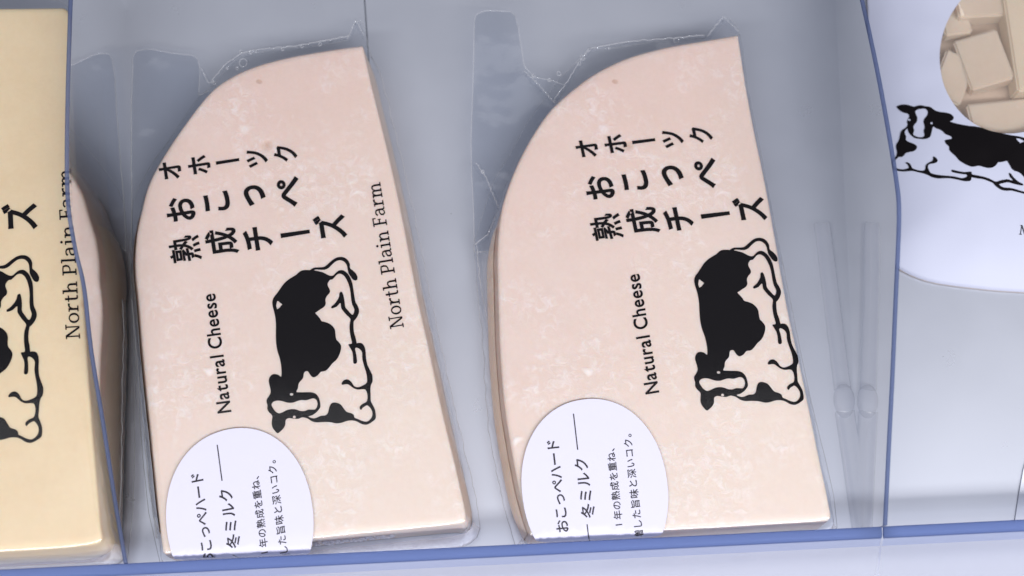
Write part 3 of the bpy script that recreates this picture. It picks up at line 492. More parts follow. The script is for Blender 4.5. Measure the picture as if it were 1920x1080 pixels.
def sans_line(out, text, p0, p1, em, bold, px_at):
    x = 0; runs = []
    ADV = {'N': 780, 'a': 478, 't': 360, 'u': 500, 'r': 415, 'l': 219, ' ': 250, 'C': 700, 'h': 500, 'e': 487, 's': 388}
    for ch in text: runs.append((x, ch)); x += ADV[ch]+40
    total = x-40-70
    u = (Vector(p1)-Vector(p0)); k = u.length/total; u.normalize(); v = Vector((u.y, -u.x))
    for x, ch in runs:
        if ch != ' ':
            out.append([[px_at(*(Vector(p0)+u*(x+q[0]-74)*k+v*q[1]*em/1000)) for q in p] for p in embolden(parse(GLYPHS[ch]), bold)])

Z1 = 1.7                                                        # height of the wedges' faces
top1 = lambda x, y: at2(x, y, Z1)
HEAD = []
d1 = (215.6, -33.5)
for ch, c, h, w, b in [('オ', (319.4, 320.5), 48, 38, 27), ('ホ', (373.6, 310), 48, 38, 27), ('ツ', (482, 296.7), 47, 38, 27), ('ク', (535, 288), 48, 37, 27),
                    ('お', (338.6, 392.5), 61, 50, 26), ('こ', (407, 378.6), 61, 50, 28), ('っ', (477.8, 366.5), 67, 50, 30), ('ぺ', (542.6, 361), 55, 58, 30),
                    ('熟', (346.8, 466.7), 62, 51, 15), ('成', (416, 454), 62, 51, 22), ('チ', (484, 447.7), 62, 50, 28), ('ズ', (619, 426), 63, 50, 28)]:
    glyph_at(HEAD, ch, c, d1, h, w, b, top1)
bar_at(HEAD, (427, 303), d1, 44, 6.2, 5.4, top1)
bar_at(HEAD, (553.7, 438.5), d1, 55, 8.6, 6.8, top1)
SANS = []; sans_line(SANS, 'Natural Cheese', (433.5, 772), (403, 549.5), 36.5, 17, top1)
SLAB = []; slab_line(SLAB, 'North Plain Farm', (757.5, 613.5), (713, 341.5), 26, top1)

def zoomed(pts): return [top1(490+x/6, 470+y/6) for x, y in pts]
def low(pts): return [(x, y+1020) for x, y in pts]
COW_OUT = [(460,225),(430,240),(390,275),(340,305),(290,340),(245,385),(210,435),(175,485),(140,530),(125,580),(130,630),(145,690),(158,750),(165,830),(165,900),(165,980),(170,1060)] + low(
    [(185,120),(205,180),(220,250),(228,320),(228,370),(222,400),(190,378),(150,370),(120,378),(95,405),(85,445),(92,490),(103,535),(105,580),(85,620),(65,650),(60,680),(70,720),(68,760),(85,795),(115,825),(125,845),(122,880),(118,930),(130,975),(155,1010),(185,1035),(215,1015),(250,980),(270,940),(272,905),(280,880),(310,865),(345,868),(380,873),(420,872),(455,858),(490,860),(530,875),(570,900),(620,913),(690,910),(770,910),(850,925),(910,915),(970,895),(1030,892),(1080,905),(1130,932),(1180,940),(1220,925),(1250,905),(1280,880),(1289,850),(1285,800),(1275,760),(1245,700),(1232,670),(1230,610),(1228,540),(1235,490),(1252,450),(1250,390),(1235,350),(1210,300),(1190,250),(1178,180),(1172,100),(1155,50),(1130,24),(1090,20),(1075,22)]) + [
    (1062,985),(1045,930),(1038,870),(1040,800),(1055,780),(1080,745),(1098,700),(1098,660),(1080,615),(1060,580),(1048,520),(1038,450),(1025,370),(1005,315),(975,265),(935,230),(900,220),(865,230),(835,255),(810,280),(780,285),(740,270),(690,245),(640,233),(600,225),(550,221),(500,220)]
COW_BODY = [(775,330),(800,325),(825,300),(855,270),(890,262),(925,280),(950,310),(975,360),(995,420),(1005,480),(1012,550),(1025,610),(1045,655),(1045,690),(1032,720),(1015,718),(980,680),(945,635),(938,580),(930,530),(915,480),(898,463),(880,480),(875,520),(855,560),(825,600),(790,630),(790,648),(805,650),(850,630),(890,590),(898,640),(910,665),(950,715),(1000,765),(1000,800),(993,850),(997,920),(1008,980),(1020,1045),(982,1056)] + low(
    [(1000,75),(1022,115),(1032,165),(1035,235),(1045,252),(1065,252),(1077,230),(1073,180),(1065,130),(1055,90),(1065,74),(1085,76),(1115,96),(1135,130),(1138,200),(1155,270),(1178,345),(1190,410),(1188,465),(1150,495),(1090,518),(1045,505),(1010,455),(970,430),(930,440),(905,470),(910,490),(950,484),(980,487),(1010,508),(1045,532),(1090,545),(1140,540),(1170,545),(1190,580),(1195,630),(1185,680),(1140,705),(1110,735),(1110,762),(1125,772),(1140,750),(1170,730),(1195,722),(1230,755),(1250,800),(1245,850),(1215,890),(1180,905),(1130,895),(1085,875),(1050,860),(1040,830),(1010,810),(960,795),(930,760),(900,720),(870,700),(820,690),(785,705),(765,745),(755,790),(745,815),(720,835),(670,840),(620,862),(580,868),(530,848),(575,832),(620,800),(650,765),(665,735),(660,680),(645,630),(610,590),(560,575),(500,575),(440,575),(395,570),(412,530),(420,480),(440,450),(470,415),(480,360),(500,340),(525,340),(545,370),(570,400),(600,405),(640,380),(670,345),(720,335),(760,300),(800,250),(845,210),(875,160),(895,100),(897,50)]) + [
    (872,1030),(845,1000),(835,950),(830,900),(810,860),(770,825),(720,805),(680,795),(660,765),(635,735),(608,703),(625,690),(660,665),(705,635),(725,600),(722,550),(740,510),(770,475),(770,440),(750,400),(748,370),(762,345)]
COW_FACE = low([(115,715),(140,680),(190,668),(240,675),(290,690),(350,692),(400,675),(450,662),(500,665),(540,655),(580,643),(615,655),(632,690),(630,730),(610,765),(580,770),(530,770),(490,785),(440,785),(390,768),(340,765),(290,775),(240,800),(200,812),(165,795),(140,765)])
COW_RUMP = [(178,570),(190,568),(215,590),(237,605),(205,645),(178,662),(168,620)]
COW_TAIL = [(545,226),(590,195),(650,190),(700,185),(735,165),(780,125),(830,88),(880,73),(930,78),(970,105),(995,150),(1000,200),(1030,225),(1060,255),(1080,290),(1080,325),(1060,338),(1030,325),(1000,285),(980,250),(970,200),(960,160),(930,125),(890,110),(845,120),(800,155),(760,195),(720,215),(680,218),(620,215),(596,221),(590,232)]
def sm(pts): return smooth_closed(pts, 3)
COW = [[zoomed(sm(COW_OUT)), zoomed(sm(COW_BODY)), zoomed(sm(COW_FACE)), zoomed(COW_RUMP), zoomed(arc(341, 1618, 20, 15, 0, 360, 12)[:-1]), zoomed(arc(372, 1873, 17, 16, 0, 360, 12)[:-1])], [zoomed(sm(COW_TAIL))]]

S2 = []                                                          # sticker, drawn on the second wedge where it shows whole
STK = []
def sticker_text():
    d = Vector((19, 167)).normalized(); up = Vector((-d.y, d.x)); 
    down = (1.0, -0.113)
    def run(chars, a, b, em, bold):
        a, b = Vector(a), Vector(b); n = len(chars)
        for i, ch in enumerate(chars):
            p = a.lerp(b, i/(n-1)); P = parse(GLYPHS[ch])
            x0, x1, y0, y1 = bbox(P); dd = Vector(down).normalized(); r = Vector((dd.y, -dd.x))
            q = p+r*(((x0+x1)/2-500)/1000*em)-dd*(((y0+y1)/2-380)/1000*em) if ch != '1' else p
            glyph_at(STK, ch, q, down, em, em, bold, top1)
    run('おこっぺハード', (1054, 988), (1036.5, 837), 26, 16)
    run('冬ミルク', (1102, 959), (1089.5, 872), 28, 16)
    bar_at(STK, (1079, 811), (8, 68), 68, 2.0, 2.0, top1)
    bar_at(STK, (1104.5, 1018), (8, 68), 68, 2.0, 2.0, top1)
    run('1年の熟成を重ね、', (1160, 985), (1144, 840), 17.5, 12)
    run('増した旨味と深いコク。', (1197.5, 1003), (1175, 813), 18, 12)
sticker_text()
sa = math.radians(-8)
def egg(w):
    x, y = 136*math.copysign(abs(math.cos(w))**0.94, math.cos(w)), 170*math.copysign(abs(math.sin(w))**0.94, math.sin(w))
    return (1115+x*math.cos(sa)-y*math.sin(sa), 919+x*math.sin(sa)+y*math.cos(sa))
EGG = [top1(*egg(2*math.pi*i/96)) for i in range(96)]

def printed(name, shapes, T, zf, m, parent, lift=0.0, sub=None, cut=None):
    V, F = [], []
    for k, polys in enumerate(shapes):
        v, f = fill([[tuple(T(p)) for p in q] for q in polys], cut)
        o = len(V); V += [Vector((p.x, p.y, lift+0.0006*(k % 7))) for p in v]; F += [tuple(i+o for i in q) for q in f]
    if sub:
        bm = bmesh.new()
        vs = [bm.verts.new(v) for v in V]
        for f in F:
            try: bm.faces.new([vs[i] for i in f])
            except ValueError: pass
        for _ in range(5):
            e = [e for e in bm.edges if e.calc_length() > sub]
            if not e: break
            bmesh.ops.subdivide_edges(bm, edges=e, cuts=1); bmesh.ops.triangulate(bm, faces=[f for f in bm.faces if len(f.verts) > 3])
        bm.verts.index_update(); V = [v.co.copy() for v in bm.verts]; F = [tuple(v.index for v in f.verts) for f in bm.faces]; bm.free()
    V = [Vector((v.x, v.y, v.z+zf(v.x, v.y))) for v in V]
    # face upwards
    G = []
    for f in F:
        a, b, c = V[f[0]], V[f[1]], V[f[2]]
        G.append(f if (b-a).cross(c-a).z >= 0 else f[::-1])
    return mesh_obj(name, V, G, m, parent, smooth=bool(sub))

# ------------------------------------------------------------------ vacuum packed cheese
def ray(c, d, poly):
    best = 0; n = len(poly)
    for i in range(n):
        a, b = poly[i]-c, poly[(i+1) % n]-c; e = b-a
        den = d.x*e.y-d.y*e.x
        if abs(den) < 1e-9: continue
        t = (a.x*e.y-a.y*e.x)/den; s = (a.x*d.y-a.y*d.x)/den
        if -1e-6 <= s <= 1+1e-6 and t > best: best = t
    return best
def loft(rings, cap=True, flip=False):
    n = len(rings[0]); V = [p for r in rings for p in r]; F = []
    for k in range(len(rings)-1):
        for i in range(n):
            j = (i+1) % n; F.append((k*n+i, (k+1)*n+i, (k+1)*n+j, k*n+j))
    if cap == 'last': F.append(tuple((len(rings)-1)*n+i for i in range(n))[::-1])
    elif cap: F.append(tuple(range(n)))
    return V, F
def cheese_pack(t, outline, top, pouch, zf, rim, m_cheese, seed, bulge=0.32, flaps=(), crumple=(), bubbles=(), n=360, taper=0.0):
    """outline/pouch: world xy; rim(p) -> 1 where the side is the wheel's rounded rind, 0 where it was cut"""
    if area(outline) < 0: outline = outline[::-1]
    O = resample(outline, n); N = normals(O)
    for _ in range(3): N = [(N[i-1]+N[i]*2+N[(i+1) % n]).normalized() for i in range(n)]
    rw = [rim(p) for p in O]
    for _ in range(40): rw = [(rw[i-1]+2*rw[i]+rw[(i+1) % n])/4 for i in range(n)]
    yf = min(p.y for p in O)
    fw = [1.0 if N[i].y < -0.8 and O[i].y < yf+1.6 else 0.0 for i in range(n)]
    for _ in range(8): fw = [(fw[i-1]+2*fw[i]+fw[(i+1) % n])/4 for i in range(n)]
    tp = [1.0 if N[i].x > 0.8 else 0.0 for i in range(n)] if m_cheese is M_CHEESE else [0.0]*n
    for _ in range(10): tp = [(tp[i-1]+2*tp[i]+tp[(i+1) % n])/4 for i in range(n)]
    def R(off, z, wob=0.0):
        return [Vector((O[i].x+N[i].x*off(i), O[i].y+N[i].y*off(i), z(i) if callable(z) else z)) for i in range(n)]
    k = lambda v: (lambda i: v)
    bl = lambda f, g=0.0: (lambda i: f*bulge*rw[i]+g*taper*tp[i])
    C = sum(O, Vector((0, 0)))/n
    def I(d, z, e=0.5): return [Vector((*(p+(C-p).normalized()*d*(1+e*fw[i])), z)) for i, p in enumerate(O)]
    rings = [I(0.9, top), I(0.20, top), I(0.085, top-0.010), I(0.03, top-0.035), I(0.008, top-0.07), R(k(0.0), top-0.13), R(bl(0.45, 0.25), top*0.8), R(bl(0.9, 0.55), top*0.6), R(bl(1.0, 0.8), top*0.42), R(bl(0.8, 1.0), top*0.2), R(bl(0.4, 1.05), 0.06)]
    V, F = loft(rings)
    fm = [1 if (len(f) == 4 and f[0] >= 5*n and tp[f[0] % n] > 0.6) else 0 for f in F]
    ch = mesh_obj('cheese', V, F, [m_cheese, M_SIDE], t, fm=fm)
    rr = []; idx = [i for i in range(n) if rw[i] > 0.5]
    if idx and m_cheese is M_CHEESE:
        st = next(i for i in idx if rw[i-1] <= 0.5); seq = []
        i = st
        while rw[i % n] > 0.5 and len(seq) < n: seq.append(i % n); i += 1
        prof = [(0.30, 0.87), (0.52, 0.78), (0.92, 0.6), (1.02, 0.42), (0.85, 0.2), (0.5, 0.05)]
        RV = []
        for i in seq:
            for f, z in prof:
                o = 0.03+f*bulge*rw[i]; RV.append(Vector((O[i].x+N[i].x*o, O[i].y+N[i].y*o, z*top+0.06*noise.noise((O[i].x*2, O[i].y*2, z)))))
        q = len(prof); RF = [(a*q+b, a*q+b+1, (a+1)*q+b+1, (a+1)*q+b) for a in range(len(seq)-1) for b in range(q-1)]
        mesh_obj('rind', RV, RF, M_RIND, ch)
    # the pouch: tight over the face, creased down the sides, flat seam all round
    def cr(i, z): return 0.05*noise.noise((O[i].x*1.6+seed, O[i].y*1.6, z))+0.035*noise.noise((O[i].x*5, O[i].y*5+seed, z*0.6))
    fz = lambda a: (lambda i: a+0.16*noise.noise((O[i].x*0.9, O[i].y*0.9+seed, 7))+0.05*noise.noise((O[i].x*4, O[i].y*4, seed)))
    film = [I(1.1, top+0.065, 2.4), I(0.55, top+0.063, 2.4), I(0.32, top+0.057, 2.4), I(0.19, top+0.042, 2.4), I(0.10, top+0.020, 2.4), I(0.03, top-0.015, 2.4), R(lambda i: 0.03+0.05*fw[i]+cr(i, 3)*0.3, lambda i: top-0.08+0.02*fw[i]), R(lambda i: 0.075+0.09*fw[i]+cr(i, 3)*(0.7-0.5*fw[i]), lambda i: top-0.18+0.03*fw[i]),
            R(lambda i: 0.11+0.17*fw[i]+0.25*taper*tp[i]+0.45*bulge*rw[i]+cr(i, 2.4)*(1-0.5*fw[i]), lambda i: top*0.78), R(lambda i: 0.13+0.25*fw[i]+0.6*taper*tp[i]+0.9*bulge*rw[i]+cr(i, 1.8), fz(top*0.55)), R(lambda i: 0.17+0.30*fw[i]+1.0*taper*tp[i]+1.0*bulge*rw[i]+cr(i, 1.2), fz(zf+0.12))]
    last = film[-1]; prev = []
    for i in range(n):
        p = Vector((last[i].x, last[i].y)); d = (p-C); l0 = d.length; d.normalize()
        L = max(ray(C, d, pouch), l0+0.03); prev.append((d, l0, L))
    for tt in (0.3, 0.65, 1.0):
        film.append([Vector((C.x+d.x*(l0+(L-l0)*tt), C.y+d.y*(l0+(L-l0)*tt), max(0.04, zf+0.22*min(1, (L-l0))*noise.noise((d.x*7+seed, d.y*7, tt*0.8))))) for d, l0, L in prev])
    for r in film:                              # the pouch stops against the front panel
        for p in r: p.y = max(p.y, RA.y+(RB.y-RA.y)*(p.x-RA.x)/(RB.x-RA.x)+0.05)
    FV, FF = loft(film)
    pm = [1 if (len(f) == 4 and f[0] >= 8*n and fw[f[0] % n] > 0.4) else 0 for f in FF]
    pf = mesh_obj('film_pouch', FV, FF, [M_FILM, M_MILKY], t, fm=pm)
    sv, sf = tube([p+Vector((0, 0, 0.0)) for p in film[-1]]+[film[-1][0]], 0.010, 5)
    mesh_obj('seam', sv, sf, M_SEAM, pf)
    for poly, zfun in flaps:
        q = resample([Vector(p) for p in poly], 160)
        v, f = fill([[tuple(p) for p in q]])
        bm = bmesh.new(); vs = [bm.verts.new((p.x, p.y, 0)) for p in v]
        for a in f:
            try: bm.faces.new([vs[i] for i in a])
            except ValueError: pass
        for _ in range(5):
            e = [e for e in bm.edges if e.calc_length() > 0.28]
            if not e: break
            bmesh.ops.subdivide_edges(bm, edges=e, cuts=1); bmesh.ops.triangulate(bm, faces=[x for x in bm.faces if len(x.verts) > 3])
        for _ in range(4): bmesh.ops.smooth_vert(bm, verts=[x for x in bm.verts if not x.is_boundary], factor=0.5, use_axis_x=True, use_axis_y=True, use_axis_z=False)
        bmesh.ops.recalc_face_normals(bm, faces=bm.faces)
        if sum(x.normal.z for x in bm.faces) < 0: bmesh.ops.reverse_faces(bm, faces=bm.faces)
        bm.verts.index_update()
        V2 = [Vector((x.co.x, x.co.y, zfun(x.co.x, x.co.y))) for x in bm.verts]; F2 = [tuple(x.index for x in y.verts) for y in bm.faces]; bm.free()
        fl = mesh_obj('corner_flap', V2, F2, M_FLAP, pf)
        edge = [Vector((p.x, p.y, zfun(p.x, p.y)+0.01)) for p in q]
        sv, sf = tube(edge+[edge[0]], 0.014, 5)
        mesh_obj('flap_seam', sv, sf, M_SEAM, pf)
    for line, w, z in crumple:                                  # gathered film: a sharply pleated ribbon
        L = resample_open([Vector(p) for p in line], 46)
        V3 = []
        for i, p in enumerate(L):
            tt = (L[min(i+1, len(L)-1)]-L[max(i-1, 0)]).normalized(); nn = Vector((-tt.y, tt.x))
            for j in range(5):
                s = (j-2)/2; h = z+0.13*noise.noise((p.x*6+seed, p.y*6, j*0.9))+0.05*noise.noise((p.x*14, p.y*14, j*2.0))
                V3.append(Vector((p.x+nn.x*w*s*(1+0.3*noise.noise((i*0.3, j, seed))), p.y+nn.y*w*s, h)))
        F3 = [(i*5+j, i*5+j+1, i*5+j+6, i*5+j+5) for i in range(len(L)-1) for j in range(4)]
        fold = [Vector((p.x+0.03*noise.noise((i*0.4, seed, 1)), p.y+0.03*noise.noise((i*0.4, seed, 2)), z+0.16+0.05*noise.noise((i*0.5, seed, 3)))) for i, p in enumerate(L)]
        mesh_obj('gathered_film', V3, F3, M_GATHER, pf)
        mesh_obj('film_fold', *tube(fold, [0.012+0.014*abs(noise.noise((i*0.35, seed, 5))) for i in range(len(fold))], 5), M_SEAM, pf)
    for bx, by, br in bubbles:
        c = at(bx, by, top*0.72); r = br/FPX*38
        mesh_obj('air_bubble', *tube([c+Vector((r*math.cos(a), r*math.sin(a)*1.2, 0.1*r)) for a in [2*math.pi*q/18 for q in range(19)]], 0.014, 5), M_SEAM, pf)
        bm = bmesh.new(); bmesh.ops.create_uvsphere(bm, u_segments=10, v_segments=6, radius=max(0.025, r*0.5))  # glossy bead added beside each bubble to catch a lamp glint
        for v in bm.verts: v.co += c+Vector((r*0.9, r*0.5, 0.02))
        bm.verts.index_update(); mesh_obj('glint_bead', [v.co.copy() for v in bm.verts], [tuple(v.index for v in f.verts) for f in bm.faces], M_GATHER, pf); bm.free()
    return ch, pf
def resample_open(p, n):
    L = [0]
    for i in range(len(p)-1): L.append(L[-1]+(p[i+1]-p[i]).length)
    out = []; j = 0
    for k in range(n):
        d = L[-1]*k/(n-1)*0.99999
        while L[j+1] < d: j += 1
        out.append(p[j].lerp(p[j+1], (d-L[j])/max(1e-9, L[j+1]-L[j])))
    return out
def sharp_outline(pieces, z):
    """pieces of a closed outline in photo points: smooth inside a piece, a corner between pieces"""
    out = []
    for p in pieces: out += smooth_open([at2(x, y, z) for x, y in p], 6)[:-1]
    return out

# first wedge (photo points of its face)
ARC1 = [(680,84),(640,89),(560,102),(500,116),(460,130),(430,145),(400,166),(370,200),(330,255),(300,302),(278,345),(265,392),(255,440),(252,500),(258,565),(264,640),(271,715),(279,790),(289,890),(299,990),(305,1040)]
OUT1 = sharp_outline([ARC1, [(305,1040),(450,1025),(590,1009),(740,994),(864,982)], [(864,982),(872,979),(874,968)], [(874,968),(869,940),(851,860),(828,765),(803,647),(784,562),(770,490),(755,410),(737,325),(717,240),(697,160),(686,110)]], Z1)
P1 = [at2(x, y, 0.5) for x, y in [(246,480),(248,380),(262,345),(292,296),(330,240),(372,180),(395,160),(432,118),(462,100),(530,92),(600,82),(655,73),(666,38),(680,40),(690,85),(705,160),(728,235),(745,300),(765,390),(782,470),(797,545),(817,650),(830,715),(843,770),(852,840),(873,930),(886,975),(889,1018),(760,1033),(590,1043),(450,1056),(330,1066),(302,1066),(278,960),(266,850),(258,750),(246,560)]]
def rim1(p): return 1.0 if at2(0, 1000, Z1).y < p.y < at2(0, 400, Z1).y and p.x < at2(560, 0, Z1).x else 0.0
T1 = thing('cheese_pack', 'pink cheese wedge in clear film with an oval sticker, right beside the yellow pack', 'cheese pack', (*at2(560, 560, 0), 0), 'vacuum packed pink cheese wedges')
fl1 = [at2(x, y, 0.6) for x, y in [(246,470),(246,300),(247,180),(249,108),(256,96),(275,94),(320,99),(362,105),(372,112),(376,135),(372,180),(390,170),(420,180),(380,240),(330,330),(290,400)]]
zfl1 = lambda x, y: 0.58+0.16*noise.noise((x*1.3, y*0.6, 2))+0.02*noise.noise((x*3, y*3, 5))
_, pf1 = cheese_pack(T1, OUT1, Z1, P1, 0.45, rim1, M_CHEESE, 1.0, 0.18, [(fl1, zfl1)],
                     [([at2(x, y, 1.0) for x, y in [(378,130),(392,158),(405,158)]], 0.07, 0.95), ([at2(x, y, 1.1) for x, y in [(398,156),(425,124),(455,104),(480,98)]], 0.08, 1.1), ([at2(x, y, 1.2) for x, y in [(480,98),(560,90),(655,72)]], 0.04, 1.2), ([at2(x, y, 1.2) for x, y in [(652,78),(668,42),(684,72)]], 0.08, 1.2), ([at2(x, y, 0.8) for x, y in [(249,560),(257,660),(268,780),(280,900),(296,1010)]], 0.06, 0.75), ([at2(x, y, 0.9) for x, y in [(872,955),(880,985),(868,1008),(800,1016)]], 0.10, 0.8), ([at2(x, y, 0.6) for x, y in [(735,300),(765,420),(795,560),(822,680),(848,790),(868,900)]], 0.07, 0.6)],
                     [(456,118,8), (470,99,2.5), (480,97,2), (452,97,3), (530,92,3), (566,87,2.5), (600,83,3), (402,156,3), (426,128,2), (445,128,3), (398,152,2)], taper=0.16)
ident = lambda p: p
flat1 = lambda x, y: Z1+0.016
printed('lettering', HEAD+SANS+SLAB, ident, flat1, M_INK, pf1)
printed('cow_print', COW, ident, flat1, M_INK, pf1)

# second wedge
ARC2 = [(1384,64),(1325,74),(1250,87),(1180,106),(1120,134),(1075,166),(1035,202),(1004,244),(975,296),(955,343),(941,388),(935,428),(932,480),(933,540),(936,640),(943,740),(954,820),(973,920),(995,1004)]
OUT2 = sharp_outline([ARC2, [(995,1004),(1150,1000),(1320,992),(1440,984),(1550,977)], [(1550,977),(1557,974),(1559,964)], [(1558,962),(1550,920),(1535,850),(1520,775),(1500,680),(1475,565),(1455,450),(1435,340),(1415,245),(1400,165),(1389,95)]], Z1)
P2 = [at2(x, y, 0.5) for x, y in [(888,460),(905,400),(925,340),(955,290),(985,235),(1020,185),(1050,145),(1088,110),(1110,92),(1180,82),(1260,74),(1320,70),(1345,38),(1362,28),(1382,45),(1390,75),(1403,170),(1422,260),(1445,380),(1482,560),(1506,680),(1528,780),(1548,860),(1564,930),(1570,990),(1562,1006),(1300,1020),(1100,1028),(1000,1034),(978,1000),(957,920),(938,800),(915,650),(900,600)]]
def rim2(p): return 1.0 if at2(0, 1000, Z1).y < p.y < at2(0, 420, Z1).y and p.x < at2(1200, 0, Z1).x else 0.0
T2 = thing('cheese_pack', 'pink cheese wedge in clear film with an oval sticker, beside the clear rail', 'cheese pack', (*at2(1230, 560, 0), 0), 'vacuum packed pink cheese wedges')
fl2 = [at2(x, y, 0.75) for x, y in [(889,470),(888,400),(884,320),(883,260),(886,180),(889,100),(890,50),(894,37),(908,31),(935,29),(958,32),(966,42),(971,62),(977,100),(983,132),(1000,148),(1030,152),(1060,160),(1035,215),(1000,280),(965,350),(940,420),(920,470)]]
def zfl2(x, y):
    e = at2(930, 60, 0.8); return 0.65+0.5*math.exp(-((y-e.y)/1.6)**2)+0.16*noise.noise((x*1.3, y*0.6, 4))+0.02*noise.noise((x*3, y*3, 5))
_, pf2 = cheese_pack(T2, OUT2, Z1, P2, 0.45, rim2, M_CHEESE, 5.0, 0.27, [(fl2, zfl2)],
                     [([at2(x, y, 1.0) for x, y in [(982,134),(1010,160),(1040,195)]], 0.07, 0.9), ([at2(x, y, 1.1) for x, y in [(1038,192),(1062,160),(1088,118),(1105,95)]], 0.09, 1.15), ([at2(x, y, 1.2) for x, y in [(1105,95),(1180,82),(1260,76),(1320,70)]], 0.04, 1.2), ([at2(x, y, 1.2) for x, y in [(1325,72),(1355,34),(1384,62)]], 0.10, 1.15),
                      ([at2(x, y, 0.9) for x, y in [(892,305),(910,330),(935,390)]], 0.10, 0.75), ([at2(x, y, 0.9) for x, y in [(890,460),(915,440),(935,395)]], 0.08, 0.8), ([at2(x, y, 0.6) for x, y in [(893,455),(900,530),(915,610),(930,665)]], 0.10, 0.55), ([at2(x, y, 0.7) for x, y in [(936,600),(932,680),(936,760),(948,840),(966,930),(986,1014)]], 0.10, 0.6), ([at2(x, y, 1.0) for x, y in [(930,650),(946,760),(962,860),(984,960),(1000,1015)]], 0.07, 0.95)],
                     [(1268,76,5), (1048,138,4), (1086,119,3), (1104,93,3), (1142,90,2), (1098,100,2), (1040,190,2), (1092,108,5), (1030,150,3), (905,322,3), (1000,142,3)], taper=0.08)
src = [(319.4,320.5),(373.6,310),(535,288),(338.6,392.5),(542.6,361),(346.8,466.7),(619,426)]
dst = [(1101,278.5),(1155.7,272.5),(1316.5,253),(1123,351.5),(1325,325),(1135,427),(1404,391)]
TH2 = similarity([top1(*p) for p in src], [top1(*p) for p in dst])
zc = lambda x, y, ox, oy: (ox+x/6, oy+y/6)
csrc = [zc(900,73,490,470), zc(1080,325,490,470), zc(125,580,490,470), zc(1098,680,490,470), zc(185,1035,490,640), zc(1289,850,490,640), zc(85,445,490,640), zc(665,735,490,640)]
cdst = [zc(830,36,1290,440), zc(1018,280,1290,440), zc(72,550,1290,440), zc(1048,640,1290,440), zc(205,980,1290,610), zc(1290,790,1290,610), zc(72,390,1290,610), zc(660,650,1290,610)]
TC2 = similarity([top1(*p) for p in csrc], [top1(*p) for p in cdst])
TN2 = similarity([top1(433.5,772), top1(403,549.5)], [top1(1235.5,735), top1(1197.5,512)])
SA2 = []; sans_line(SA2, 'Natural Cheese', (1235.5, 735.5), (1198, 512.5), 36.5, 17, top1)
printed('lettering', [[[TH2(p) for p in q] for q in s] for s in HEAD]+SA2, ident, flat1, M_INK, pf2)
printed('cow_print', COW, TC2, flat1, M_INK, pf2)

# oval stickers, stuck on the film; they bend down a little over the front edge
def sticker(t, T, y_edge, name='oval_sticker'):
    def place(x, y, up=0.0):
        """flat on the face, sagging a little past the face's edge, folded down before the front panel"""
        d = max(0, y_edge(x)-y-0.1); z = Z1+0.095-0.10*d**1.2
        lim = RA.y+(RB.y-RA.y)*(x-RA.x)/(RB.x-RA.x)+0.10
        if y < lim: z -= (lim-y); y = lim-0.0
        return Vector((x, y+0.0, z+up))
    P = [T(p) for p in EGG]; C = sum(P, Vector((0, 0)))/len(P); rings = [[C.lerp(p, k/10) for p in P] for k in range(10, 0, -1)]
    V, F = loft([[place(p.x, p.y) for p in r] for r in rings], 'last')
    st = mesh_obj(name, V, F, M_STICKER, t)
    let = printed('sticker_lettering', STK, T, lambda x, y: 0.0, M_GREYINK, st, 0.0, 0.3)
    base = parent_base(t)
    for v in let.data.vertices:
        w = Vector(v.co)/CM+base; q = place(w.x, w.y, 0.008+w.z); q.y -= 0.006 if q.z < Z1-0.3 else 0
        v.co = (q-base)*CM
ed2 = lambda x: at2(995, 1010, Z1).y+(x-at2(995, 0, Z1).x)*0.03
sticker(T2, ident, ed2)
ssrc = [(1075,777),(1083,845),(1178.5,810),(1036,835),(1144,840)]
sdst = [(409,835),(418,904.5),(512.6,860),(370,896.5),(479,891)]
ed1 = lambda x: at2(310, 1050, Z1).y+(x-at2(310, 0, Z1).x)*0.16
sticker(T1, similarity([top1(*p) for p in ssrc], [top1(*p) for p in sdst]), ed1)

# yellow block in the next bin
Z3 = 3.4
top3 = lambda x, y: at2(x, y, Z3)
OUT3 = sharp_outline([[(-330,16),(-150,14),(0,14),(105,13)], [(105,13),(122,14),(130,26)], [(130,26),(136,150),(146,400),(158,600),(172,800),(188,985)], [(188,985),(190,1012),(172,1022)], [(172,1022),(0,1034),(-330,1040)], [(-330,1040),(-340,500)]], Z3)
P3 = [at2(x, y, 1.6) for x, y in [(-345,-5),(0,-6),(112,0),(150,30),(166,300),(176,600),(196,860),(222,1000),(226,1058),(200,1066),(0,1075),(-345,1080)]]
T3 = thing('cheese_pack', 'yellow cheese block in clear film at the left behind the blue edged divider', 'cheese pack', (*at2(-100, 560, 0), 0))
_, pf3 = cheese_pack(T3, OUT3, Z3, P3, 1.6, lambda p: 0.0, M_YELLOW, 9.0, 0.0)
s3 = [zc(1080,325,490,470), zc(1098,680,490,470), zc(1289,850,490,640), zc(1180,940,490,640), zc(900,73,490,470)]
e3 = [(72,522), (67,605), (77,810), (60,832), (47,475)]
TC3 = similarity([top1(*p) for p in s3], [top3(*p) for p in e3])
off = top3(37, 407)-TC3(top1(619, 426)); TH3 = lambda p: TC3(p)+off
flat3 = lambda x, y: Z3+0.016
SL3 = []; slab_line(SL3, 'North Plain Farm', (150.5, 635), (133.5, 317), 26.5, top3)
printed('lettering', [[[TH3(p) for p in q] for q in s] for s in HEAD]+SL3, ident, flat3, M_INK, pf3)
printed('cow_print', COW, TC3, flat3, M_INK, pf3)

